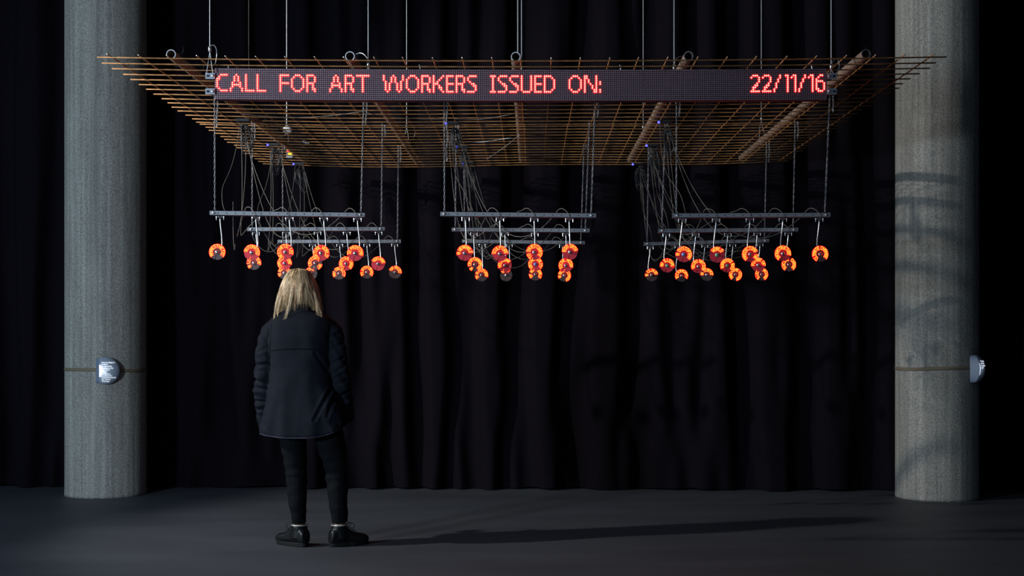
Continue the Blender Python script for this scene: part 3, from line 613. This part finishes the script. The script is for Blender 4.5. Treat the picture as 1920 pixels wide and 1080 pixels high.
# slack loops running along and under the rails
LOOPS = [('left', 0, (437, 378), (441, 458)), ('left', 1, (483, 405), (560, 440)), ('left', 1, (500, 440), (547, 452)), ('left', 2, (471, 436), (524, 456)),
         ('centre', 1, (884, 440), (1000, 452)), ('centre', 1, (946, 440), (1060, 440)), ('centre', 2, (862, 420), (905, 458)), ('centre', 2, (905, 455), (1000, 470)),
         ('right', 1, (1262, 440), (1366, 440)), ('right', 1, (1305, 440), (1420, 438)), ('right', 2, (1235, 460), (1322, 470)), ('right', 2, (1275, 440), (1425, 456)), ('right', 1, (1270, 420), (1365, 470))]
LWORD = ['left of the first front fan', 'under the left half of the middle rail', 'bowing below the clamps of the second fan', 'hanging left of the back rail', 'in a long bow under the middle rail', 'under the right half of the middle rail', 'hanging at the left end of the back rail', 'below the back rail', 'in a long bow under the middle rail', 'under the right half of the middle rail', 'dipping under the back rail', 'in the longest, lowest bow', 'passing just above the second row of fans']
for k, (g, r, a, e) in enumerate(LOOPS):
    Y = ROWY[r]+.05; p0, p3 = P(*a, Y), P(*e, Y); sag = .10+.10*((k*37) % 10)/10
    b = MB(); b.tube(bez(p0, p0+Vector(((p3.x-p0.x)*.25, -.02, -sag-.5*abs(p0.z-p3.z))), p3+Vector((-(p3.x-p0.x)*.2, -.02, -sag)), p3, 18), .0020, 5); rebase(b, p0)
    o = b.build('slack_cable', M['cable'], None, True); o.location = p0
    tag(o, 'slack grey cable %s, %s group' % (LWORD[k], g), 'cable', 'slack cable loops of the %s group' % g)
# loose cables lying on the mats
for k, (a, b1, b2, e, lab) in enumerate([((455, 208), (540, 216), (600, 214), (680, 200), 'loose grey cable across the rebar between the first and second tube'),
        ((690, 203), (740, 214), (790, 214), (838, 216), 'loose grey cable across the rebar left of the centre group'),
        ((852, 214), (900, 220), (930, 212), (962, 206), 'loose grey cable from the centre hub toward the middle tube'),
        ((974, 246), (950, 268), (930, 280), (912, 292), 'pale loose cable slanting down left from the middle tube'),
        ((880, 258), (905, 262), (930, 254), (960, 252), 'short loose cable left of the middle tube')]):
    def mp(q):
        Y = D*518/(HY-q[1]); v = P(q[0], q[1], Y); v.z = mz(v.x, Y)-.006; return v
    b = MB(); b.tube(bez(mp(a), mp(b1), mp(b2), mp(e), 14), .0024, 5); q = mp(a); rebase(b, q); o = b.build('loose_cable', M['wire' if k > 2 else 'cable'], None, True); o.location = q; tag(o, lab, 'cable')
# controller with coloured lights, junction box, connector
Y = 10.25; q = P(543, 288, Y); root = empty('controller_box', q, 'small grey controller with red and yellow lights under the back rebar mat', 'controller')
b = MB(); b.box((0, 0, -.004), (.048, .03, .062)); b.build('case', M['rail'], root)
for k in range(3):
    b = MB(); b.box((-.014+.014*k, -.0165, .014), (.011, .003, .012)); b.build('red_light', M['led_red'], root)
b = MB(); b.box((.006, -.0165, -.006), (.028, .003, .018)); b.build('yellow_label', M['led_yellow'], root)
b = MB(); b.tube([(0, 0, .027), (.004, 0, .045), (.0, .0, .06), (-.008, 0, .075)], .007, 6); b.build('plug_lead', M['led_red'], root)
b = MB(); b.tube([(-.008, 0, .075), (-.010, .0, .14)], .003, 6); b.build('hanging_tie', M['tie'], root)
Y = 9.05; q = P(539, 243, Y); root = empty('junction_box', q, 'white round junction box under the rebar near the first tube', 'junction box')
b = MB(); b.lathe([(.012, .012), (.030, .010), (.030, -.008), (.024, -.013), (.0, -.014)], (0, 0, 0), (0.2, .75, .35), 18); b.build('cover', M['white_plastic'], root, True)
b = MB(); b.box((-.028, .012, .016), (.045, .012, .010), 0, Matrix.Rotation(.4, 3, 'Y')); b.build('mounting_strip', M['black_plastic'], root)
b = MB(); b.tube([(0, 0, .02), (-.02, 0, .06), (-.028, 0, .10)], .0025, 5); b.build('hanging_tie', M['tie'], root)
Y = 9.6; q = P(573, 267, Y); root = empty('cable_connector', q, 'silver cable connector lying under the rebar right of the junction box', 'connector')
b = MB(); b.tube([(-.022, 0, .005), (-.01, 0, .004), (.012, 0, -.002)], .009, 8); b.build('body', M['bracket'], root); b = MB(); b.tube([(.012, 0, -.002), (.026, 0, -.006)], .005, 8); b.build('nozzle', M['wire'], root)

# ------------------------------------------------------------------ straps and caption lamps on the columns
def strap(c, z, tilt, lab):
    b = MB(); n = 64; R = .3205
    def ring(r, dz): return [Vector((math.cos(2*PI*j/n)*r, math.sin(2*PI*j/n)*r, dz+tilt*math.cos(2*PI*j/n)+.003*math.sin(6*PI*j/n))) for j in range(n)]
    rr = [ring(R-.002, -.0135), ring(R, -.0135), ring(R, .0135), ring(R-.002, .0135)]
    b.rings(rr, 0, False); o = b.build('webbing_strap', M['strap'], None, True); o.location = (c.x, c.y, z); tag(o, lab, 'strap')
zl = P(0, 694, 10.43).z; zr = P(0, 691, 10.22).z
strap(COLS[0][0], zl, -.006, 'beige webbing strap around the left concrete column'); strap(COLS[1][0], zr, .008, 'beige webbing strap around the right concrete column')
def textmesh(body, size, spacing):
    cu = bpy.data.curves.new('t', 'FONT'); cu.body = body; cu.size = size; cu.space_line = spacing; cu.resolution_u = 1; cu.offset = size*.025
    o = bpy.data.objects.new('t', cu); C.objects.link(o); dg = bpy.context.evaluated_depsgraph_get()
    me = bpy.data.meshes.new_from_object(o.evaluated_get(dg)); bpy.data.objects.remove(o); return me
def caption_lamp(c, ang, z, label, lines, left_cut, tx, tz, tsize, lit=True):
    """domed lamp strapped on the column; local frame: -Y out of the column, X sideways"""
    nrm = Vector((math.sin(ang), -math.cos(ang), 0)); root = empty('caption_lamp', Vector((c.x, c.y, z))+nrm*.319, label, 'lamp', 'caption lamps strapped to the columns')
    root.rotation_euler = (0, 0, ang)
    R, hgt, cut = .108, .060, left_cut
    def dome(x, zz):
        d = 1-(x*x+zz*zz)/(R*R); return -.012-hgt*math.sqrt(max(0, d))
    b = MB(); nx, nz = 26, 26; v = []; f = []
    for i in range(nx+1):
        t = i/nx; x = cut+(R-cut)*math.sin(t*PI/2)
        hz = math.sqrt(max(1e-8, R*R-x*x))
        for j in range(nz+1):
            zz = -hz*math.cos(PI*j/nz); v.append((x, dome(x, zz), zz))
    for i in range(nx):
        for j in range(nz):
            a = i*(nz+1)+j; f.append((a, a+nz+1, a+nz+2, a+1))
    b.add(v, f)
    rim = [(0, j) for j in range(nz+1)]
    hz = math.sqrt(R*R-cut*cut); ring = []
    m2 = 40; a0 = math.acos(cut/R)
    arc = [(R*math.cos(a0-2*a0*k/m2), R*math.sin(a0-2*a0*k/m2)) for k in range(m2+1)]
    vv = [(x, -.012, zz) for x, zz in arc]+[(x, .004, zz) for x, zz in arc]
    b.add(vv, [(k, k+1, m2+2+k, m2+1+k) for k in range(m2)]+[tuple(range(m2+1, 2*m2+2))])
    b.build('dome', M['lamp_shell'], root, True)
    # flat slanted plate closing the cut side, plus emissive patch as the white glow
    b = MB(); n = 16; arc = [(-hz*math.cos(PI*j/n)) for j in range(n+1)]
    v = [(cut, dome(cut, zz)-.0005, zz) for zz in arc]+[(cut-.024, .002, zz*1.0) for zz in arc]
    b.add(v, [(j+1, j, n+1+j, n+2+j) for j in range(n)]); b.build('side_plate', M['lamp_plate'], root, True)
    zs = [-.046+.092*j/12 for j in range(13)]; v = []
    b = MB()
    for k, dx in enumerate((.001, .011, .020) if lit else (.001, .002, .003)):
        v += [(cut+dx*(1-(zz/.052)**2)**.5+.0005, dome(cut+dx, zz)-.0020, zz) for zz in zs]
    b.add(v, [(k*13+j+1, k*13+j, (k+1)*13+j, (k+1)*13+j+1) for k in range(2) for j in range(12)]); b.build('glow_patch', M['lamp_glow'], root, True)
    me = textmesh(lines, tsize, .95)
    for q in me.vertices:
        x, zz = q.co.x+tx, q.co.y+tz; q.co = Vector((x, dome(x, zz)-.0012, zz))
    me.materials.append(M['caption']); link('caption', me, root)['label'] = 'white printed caption'
    ld = bpy.data.lights.new('lamp_fill', 'POINT'); ld.energy = .10 if lit else .02; ld.color = (.85, .93, 1); ld.shadow_soft_size = .012  # point light added in front of the dome to brighten it
    lo = bpy.data.objects.new('lamp_fill', ld); C.objects.link(lo); lo.parent = root; lo.location = (cut+.012, -.105, 0)
caption_lamp(COLS[0][0], .30, P(0, 695, 10.43).z, 'glowing domed caption lamp strapped to the front of the left column', 'Nicolas Maigret\n& Maria\nRoszkowska\nPredictive Art\nBot, 2017\nMedia\nInstallation\nproduced by\ncommissioned by\nand others\nCourtesy', -.052, -.034, .060, .0155)
caption_lamp(COLS[1][0], .71, P(0, 691, 10.4).z, 'domed caption lamp seen from the side on the right column\'s right edge', 'Predictive\nArt Bot\nInstallation\n2017', -.030, -.012, .055, .018, False)

# ------------------------------------------------------------------ the person
PS, PYY = 308.6, 8.10
def make_person():
    base = P(570, 1024, PYY); base.z = 0
    root = empty('person', base, 'person seen from behind with blonde hair, navy coat, black trousers and lace-up boots', 'person')
    def L(px, py, y=0): return Vector(((px-570)/PS, y, (1024-py)/PS))
    # --- body: one continuous surface
    b = MB()
    hc = L(558, 541, .045)
    b.ball(hc, (.074, .094, .112), 22, 16); b.ball(hc+Vector((0, .055, -.045)), (.052, .045, .062), 16, 10)
    b.tube([L(559, 590, .02), L(559, 555, .03)], .054, 14)
    b.ball(hc+Vector((0, .103, -.012)), (.013, .018, .022), 10, 8)                                   # nose
    b.ball(hc+Vector((0, .094, -.052)), (.024, .010, .006), 10, 6); b.ball(hc+Vector((0, .094, -.061)), (.021, .010, .006), 10, 6)    # lips
    for s in (-1, 1): b.ball(hc+Vector((s*.078, .0, -.005)), (.010, .020, .031), 10, 8)               # ears
    tor = [(1.42, .06, .06), (1.39, .11, .075), (1.33, .155, .10), (1.22, .165, .11), (1.06, .14, .10), (.94, .165, .115), (.84, .17, .12), (.78, .13, .10)]
    n = 28
    b.rings([[Vector((-.018+rx*math.cos(2*PI*j/n), .01+ry*math.sin(2*PI*j/n), z)) for j in range(n)] for z, rx, ry in tor])
    legs = {-1: [L(545, 790, .0), L(551, 880, .02), L(560, 985, .0)], 1: [L(606, 790, .0), L(628, 880, .03), L(638, 985, .0)]}
    for s, pl in legs.items(): b.tube(bez(pl[0], pl[0]*.6+pl[1]*.4, pl[1], pl[1]*.9+pl[2]*.1, 6)[:-1]+[pl[1], pl[1]*.6+pl[2]*.4, pl[2]], [.078, .074, .066, .058, .052, .050, .046, .042, .034], 14)
    arms = {-1: [L(526, 616, .0), L(503, 690, -.01), L(499, 765, .07), L(504, 786, .13)], 1: [L(606, 616, .0), L(630, 690, -.01), L(637, 765, .07), L(634, 782, .13)]}
    for s, pl in arms.items():
        b.tube(pl, [.044, .040, .030, .026], 12)
        w3 = pl[-1]; d = Vector((-s*.55, .75, -.35)).normalized(); side = Vector((0, .35, .94)); side = (side-d*side.dot(d)).normalized()
        b.tube([w3, w3+d*.045, w3+d*.085], [(.016, .028), (.016, .038), (.013, .037)], 12)               # palm (hand tucked into the coat pocket)
        pal = w3+d*.08; nn = d.cross(side)*s
        for k, ln in enumerate((.060, .072, .078, .070)):
            a = pal+side*(-.033+.022*k); b.tube([a-d*.012, a+d*ln*.45, a+d*ln*.75+nn*.012, a+d*ln*.9+nn*.026], [.0088, .0085, .0078, .0065], 8)
        a = w3+d*.030+side*.030; b.tube([a-side*.01, a+side*.026+d*.022, a+side*.032+d*.050+nn*.01], [.0105, .0098, .0080], 8)
    me = fuse(b, .0060, 2); me.materials.append(M['skin']); link('body', me, root)
    for s in (-1, 1):
        b = MB(); b.ball(hc+Vector((s*.031, .086, .012)), .0125, 12, 8); b.build('eye', M['eye'], root, True)
    # --- coat: torso and sleeves in one
    b = MB()
    T = [  # px centre, py, half width px, depth, y shift
        (560, 579, 24, .072, .015), (562, 584, 33, .085, .012), (564, 590, 46, .100, .01), (565, 597, 57, .112, .005), (565.5, 608, 61, .124, .0), (565, 630, 60, .134, -.004), (564.5, 655, 58.5, .134, -.004),
        (564.5, 690, 57.5, .130, .0), (565.5, 720, 60, .138, .0), (569, 750, 68, .152, .0), (571, 780, 77, .166, .0), (571.5, 800, 82, .172, .0), (572, 813, 84, .174, .0)]
    n = 72; rr = []
    for cx, py, hw, dp, ys in T:
        ring = []
        for j in range(n):
            a = 2*PI*j/n; ca, sa = math.cos(a), math.sin(a)
            ex = 2/2.5; x = math.copysign(abs(ca)**ex, ca); y = math.copysign(abs(sa)**ex, sa)
            t = max(0, (py-690)/123.0)
            fold = 1+.05*t*math.sin(a*7+.8)*(.5+.5*math.sin(a*2+2))+.025*t*math.sin(a*13+1)
            px = cx+x*hw*fold
            u = (px-570)/84
            hem = t*t*(4*(1-u*u)+(-20 if u > 0 else -3)*u*u*abs(u))
            p = L(px, py+hem, ys+y*dp*fold); wr = .004*noise.noise(Vector((p.x*9, p.y*6, p.z*7)))*(1 if py > 600 else 0)
            p.y += wr*2.2 if y < 0 else 0; ring.append(p)
        rr.append(ring)
    rr = [[q for q in r0] for r0 in rr]
    b.rings(list(reversed(rr)))
    for s, cl in ((-1, [(519, 612, .0, .060), (508.5, 624, -.004, .066), (502.5, 648, -.010, .066), (498.5, 675, -.014, .063), (496.5, 700, -.010, .062), (494.5, 725, .006, .060), (493, 750, .030, .056), (492.5, 772, .055, .052), (492.5, 790, .078, .048), (493, 800, .095, .044)]),
                  (1, [(613, 612, .0, .060), (623, 624, -.004, .064), (629, 648, -.010, .065), (633, 675, -.014, .063), (637, 700, -.010, .060), (640, 725, .006, .058), (643.5, 750, .030, .054), (646.5, 768, .052, .050), (648, 780, .075, .046), (648, 786, .09, .042)])):
        c = [L(px, py, y) for px, py, y, _ in cl]; r = [q[3] for q in cl]; pts, rad = [], []
        for i in range(len(c)-1):
            for k in range(5):
                t = k/5; zz = i*5+k; pts.append(c[i].lerp(c[i+1], t)); wob = .0026*math.sin(zz*1.05+s)+.0014*math.sin(zz*2.3+2*s)
                rad.append(r[i]+(r[i+1]-r[i])*t+(wob if zz > 6 else wob*.3)*(1.25 if zz > 24 else 1))
        pts.append(c[-1]); rad.append(r[-1]); b.tube(pts, rad, 20)
    # pocket flaps standing off the hips where the hands go in
    me = fuse(b, .0065, 7)
    CR = [(483, 685, 508, 682, .008), (478, 711, 502, 719, .010), (478, 727, 503, 729, .008), (477, 752, 495, 754, .011), (480, 769, 495, 766, .008), (511, 610, 509, 634, .006), (486, 660, 500, 655, .006),
          (639, 625, 620, 632, .007), (645, 644, 624, 653, .008), (645, 672, 622, 682, .009), (646, 688, 627, 699, .009), (655, 735, 639, 741, .010), (661, 760, 649, 762, .011), (652, 712, 634, 720, .006),
          (624, 729, 597, 784, .013), (632, 736, 620, 778, .013), (597, 663, 617, 694, .006)]
    CS = [(Vector((L(a, b2).x, L(a, b2).z)), Vector((L(c, d).x, L(c, d).z)), dep) for a, b2, c, d, dep in CR]
    def crease(p):
        if p.y > .03: return 0
        q = Vector((p.x, p.z)); tot = 0
        for A, B, dep in CS:
            ab = B-A; t = max(0, min(1, (q-A).dot(ab)/ab.length_squared)); dd = (q-A-ab*t).length/.010
            if dd < 4: tot += dep*(-math.exp(-dd*dd)+.45*math.exp(-(dd-1.7)**2))*(1-.5*t)
        return crease0(p)+tot
    def crease0(p):
        a = abs(p.x+.01) > .19; k = noise.noise(Vector((p.x*14, p.y*14, p.z*(26 if a else 8)+3)))*.0045*(1.3 if a else .7)
        if a and p.z < 1.30: k += noise.noise(Vector((p.x*10+5, p.y*9, p.z*17+p.x*22)))*.010
        return k
    displace(me, crease)
    me.materials.append(M['coat']); coat = link('coat', me, root)
    # collar: a standing band open at the front
    b = MB(); n = 40; prof = [(586, .094, .088), (578, .092, .086), (568, .088, .082), (561, .085, .080)]; ro, ri = [], []
    for k, (py, rx, ry) in enumerate(prof):
        o1, i1 = [], []
        for j in range(n+1):
            a = -PI*1.5-.0+(2*PI-.7)*(j/n-.5)+PI; a = -PI/2+(2*PI-.8)*(j/n-.5)
            d = Vector((math.cos(a), math.sin(a), 0)); c = L(561, py+2*math.sin(j*.9)*(k == 3), .018)
            o1.append(c+Vector((d.x*rx, d.y*ry, 0))); i1.append(c+Vector((d.x*(rx-.006), d.y*(ry-.006), 0)))
        ro.append(o1); ri.append(i1)
    v = [q for r0 in ro for q in r0]+[q for r0 in ri for q in r0]; N = 4*(n+1); f = []
    for k in range(3):
        for j in range(n):
            a = k*(n+1)+j; f += [(a, a+1, a+n+2, a+n+1), (N+a, N+a+n+1, N+a+n+2, N+a+1)]
    for j in range(n): a = 3*(n+1)+j; f.append((a, a+1, N+a+1, N+a))
    for j in (0, n):
        for k in range(3): a = k*(n+1)+j; f.append((a, a+n+1, N+a+n+1, N+a))
    b.add(v, f); b.build('collar', M['coat'], coat, True)
    # back yoke seam, darker material as its fold shadow; hem lining
    def back(px, py, off=.0):                        # point on the coat's back: cast from behind
        o = L(px, py, -1.0); hit, loc, nr, _ = coat.ray_cast(o, Vector((0, 1, 0)))
        return (loc if hit else L(px, py, -.12))+Vector((0, -off, 0))
    b = MB(); b.tube([back(px, 656-2.5*math.sin((px-510)/110*PI)+(510 < px < 530)*(530-px)*.12, .0005) for px in range(510, 622, 6)], .0026, 6); b.build('yoke_seam', M['trousers'], coat, True)
    for x0, x1 in ((514, 507), (617, 622)):
        b = MB(); b.tube([back(x0+(x1-x0)*t, 606+100*t, .0) for t in [i/12 for i in range(13)]], .0024, 6); b.build('armhole_seam', M['trousers'], coat, True)
    b = MB(); lo = []
    for px in range(492, 655, 6):
        u = (px-570)/84; y = 813+4*(1-u*u)+(-20 if u > 0 else -3)*u*u*abs(u); lo.append(back(px, y-3, -.004)+Vector((0, 0, -.010)))
    b.tube(lo, [(.0075*(.4+.6*max(0, 1-abs(i-len(lo)*.35)/(len(lo)*.5))), .004) for i in range(len(lo))], 6); b.build('hem_lining', M['coat_lining'], coat, True)
    # --- trousers
    b = MB()
    b.rings([[Vector((.012+rx*math.cos(2*PI*j/28), .01+ry*math.sin(2*PI*j/28), z)) for j in range(28)] for z, rx, ry in ((.95, .165, .125), (.86, .172, .13), (.78, .165, .125), (.73, .12, .10))])
    for s, cl in ((-1, [(549, 800, .082, .0), (550, 830, .080, .0), (553, 860, .072, .01), (555, 885, .066, .015), (555.5, 900, .065, .015), (557, 925, .062, .0), (559, 950, .052, -.01), (560.5, 970, .044, -.005), (561, 981, .042, .0)]),
                  (1, [(612, 795, .092, .0), (619, 825, .090, .0), (626, 855, .080, .015), (630, 880, .070, .02), (631.5, 900, .066, .015), (633, 925, .062, .0), (635, 950, .056, -.01), (637, 968, .051, -.005), (637, 979, .050, .0)])):
        c = [L(px, py, y) for px, py, _, y in cl]; r = [q[2] for q in cl]; pts, rad = [], []
        for i in range(len(c)-1):
            for k in range(4):
                t = k/4; zz = i*4+k; pts.append(c[i].lerp(c[i+1], t)); cr2 = .0035*math.sin(zz*1.7+s) if 6 < zz < 20 else 0
                rad.append(r[i]+(r[i+1]-r[i])*t+cr2)
        pts.append(c[-1]); rad.append(r[-1]); b.tube(pts, rad, 18)
    me = fuse(b, .0065, 2)
    displace(me, lambda p: noise.noise(Vector((p.x*12, p.y*12, p.z*22)))*.005)
    me.materials.append(M['trousers']); link('trousers', me, root)
    # --- boots
    for s, ank, yaw in ((-1, L(561, 985, .0), math.radians(52)), (1, L(637, 984, .0), math.radians(-58))):
        d = Vector((-math.sin(yaw), math.cos(yaw), 0)); sd = Vector((d.y, -d.x, 0)); a0 = Vector((ank.x, ank.y, 0))
        b = MB()
        def sec(t, hw, z0, z1, k=18):
            c = a0+d*t; o = []
            for j in range(k):
                a = 2*PI*j/k; x = math.copysign(abs(math.cos(a))**.75, math.cos(a)); z = math.copysign(abs(math.sin(a))**.75, math.sin(a)); o.append(c+sd*(x*hw)+Vector((0, 0, (z0+z1)/2+z*(z1-z0)/2)))
            return o
        b.rings([sec(-.068, .018, .022, .075), sec(-.062, .034, .020, .098), (sec(-.035, .040, .018, .125)), sec(.0, .042, .018, .130), sec(.045, .043, .018, .112), sec(.085, .046, .018, .086), sec(.125, .048, .018, .073), sec(.155, .046, .018, .068), sec(.180, .034, .020, .054), sec(.188, .018, .024, .042)])
        b.tube([a0+d*.004+Vector((0, 0, .05)), a0+d*.0+Vector((0, 0, .10)), a0-d*.004+Vector((0, 0, .128))], [.052, .049, .049], 18)
        me = fuse(b, .005, 2); me.materials.append(M['boot']); boot = link('boot', me, root)
        b = MB(); k = 34; lo, hi = [], []
        for z in (0, .004, .022, .026):
            ring = []
            for j in range(k):
                a = 2*PI*j/k; t = math.cos(a); w2 = math.sin(a); lng = .062+.130*t if t > 0 else .062+.135*t
                hw = .045 if t > 0 else .039; g = .003 if z in (.004, .022) else 0
                ring.append(a0+d*(.060+(.124+g)*t)+sd*((hw+g)*math.copysign(abs(w2)**.7, w2))+Vector((0, 0, z)))
            lo.append(ring)
        b.rings(lo); b.build('sole', M['sole'], boot)
        b = MB(); c = a0-d*.004+Vector((0, 0, .130)); b.tube([c+Vector((math.cos(t)*.0475, math.sin(t)*.0475, 0)) for t in [2*PI*j/24 for j in range(24)]], .0030, 6, closed=True); b.build('reflective_trim', M['reflective'], boot, True)
        b = MB()
        for k2 in range(4):
            t = .038+.020*k2; z = .126-.012*k2; c = a0+d*t+Vector((0, 0, z)); b.tube([c-sd*.026+Vector((0, 0, -.008)), c+Vector((0, 0, .004)), c+sd*.026+Vector((0, 0, -.008))], .0022, 5)
        c = a0+d*.045+Vector((0, 0, .128))
        for q in (-1, 1): b.tube(bez(c, c+d*.03+sd*q*.02+Vector((0, 0, .03)), c+d*.06+sd*q*.035+Vector((0, 0, -.01)), c+d*.02+sd*q*.028+Vector((0, 0, -.025)), 10), .0020, 5)
        b.build('laces', M['sole'], boot, True)
    # --- hair: scalp cap and locks
    hr = random.Random(11)
    b = MB(); top = hc+Vector((0, -.005, .0))
    n = 36; rr = []
    for py, rx, ry in ((504.5, .006, .01), (506.5, .040, .045), (512, .067, .074), (520, .086, .096), (532, .101, .112), (545, .108, .118), (556, .112, .116), (566, .113, .110), (574, .108, .098)):
        ring = []
        for j in range(n):
            a = 2*PI*j/n; x, y = math.cos(a), math.sin(a)
            yy = .038+ry*y
            if y > .25: yy = .038+ry*(.25+(y-.25)*(.85 if py < 530 else .12))      # open at the face
            ring.append(L(559+rx*x*PS, py, yy))
        rr.append(ring)
    b.rings(list(reversed(rr)))
    hair = fuse(b, .006, 3); hair.materials.append(M['hair']); hobj = link('hair', hair, root)
    b = MB()
    for k in range(1700):
        a = hr.uniform(-PI-.55, .55) if k > 200 else hr.uniform(-PI+.5, -.5)   # sides and back (-pi/2 = toward the camera)
        u = hr.random(); x, y = math.cos(a), math.sin(a)
        side = abs(x)
        ux = hr.uniform(-1, 1); p0 = L(558+9*ux, 503+2.2*ux*ux+hr.uniform(0, 2), .038+hr.uniform(-.04, .04))
        m = hr.uniform(.97, 1.05)
        endy = 562+hr.uniform(0, 14)+24*side**3*hr.uniform(.3, 1.1)+(8*hr.random() if x < 0 else 0)
        if y < -.4 and abs(x) < .75: endy = 557+hr.uniform(0, 16)+(7 if x < -.1 else 0)
        wide = .116+.018*side*hr.random()
        q1 = L(559+.089*x*m*PS, 514+hr.uniform(-2, 4), .038+.099*y*m); q2 = L(558.5+.116*x*m*PS+hr.uniform(-2.6, 2.6), 541, .038+.127*y*m)
        q3 = L(559+wide*x*m*PS*(1.0+.10*hr.uniform(-1, 1))+hr.uniform(-5, 5), endy-9*(hr.random()**2)+(hr.random()**3)*18, .038+.106*y*m)
        pts = [p0]+bez(p0.lerp(q1, .5)+Vector((0, 0, .009)), q1, q2, q3, 9)
        w0 = hr.uniform(.0009, .0021)
        b.tube(pts, [w0*.6]+[w0*(1 if i < 5 else max(.12, 1-(i-5)*.2)) for i in range(10)], 3)
    # long loose locks seen over the collar
    for (x0, y0, x1, y1, x2, y2, rad) in ((552, 535, 550, 568, 537, 606, .0042), (554, 540, 549, 572, 540, 600, .0030), (568, 530, 566, 555, 564, 572, .0030), (528, 545, 520, 575, 518, 602, .0040), (524, 550, 517, 585, 519, 606, .003), (531, 550, 524, 580, 524, 598, .0034), (593, 550, 599, 575, 603, 600, .0030), (590, 545, 597, 570, 598, 590, .0034), (596, 560, 602, 580, 606, 592, .0022)):
        for k in range(9):
            j = lambda: hr.uniform(-2.4, 2.4)
            yb = -.088 if 540 < x0 < 580 else -.045
            p = [L(x0+j(), y0, yb-.0), L((x0+x1)/2+j(), (y0+y1)/2, yb-.006), L(x1+j(), y1, yb-.010), L(x2+j(), y2+3*j(), yb-.016 if 540 < x0 < 580 else yb-.03)]
            pts = bez(p[0], p[1], p[2], p[3], 9); b.tube(pts, [rad*(.12+.88*min(1, i/3.5))*(1-.088*i)*.62 for i in range(10)], 4)
    b.build('locks', M['hair'], hobj, True)
make_person()
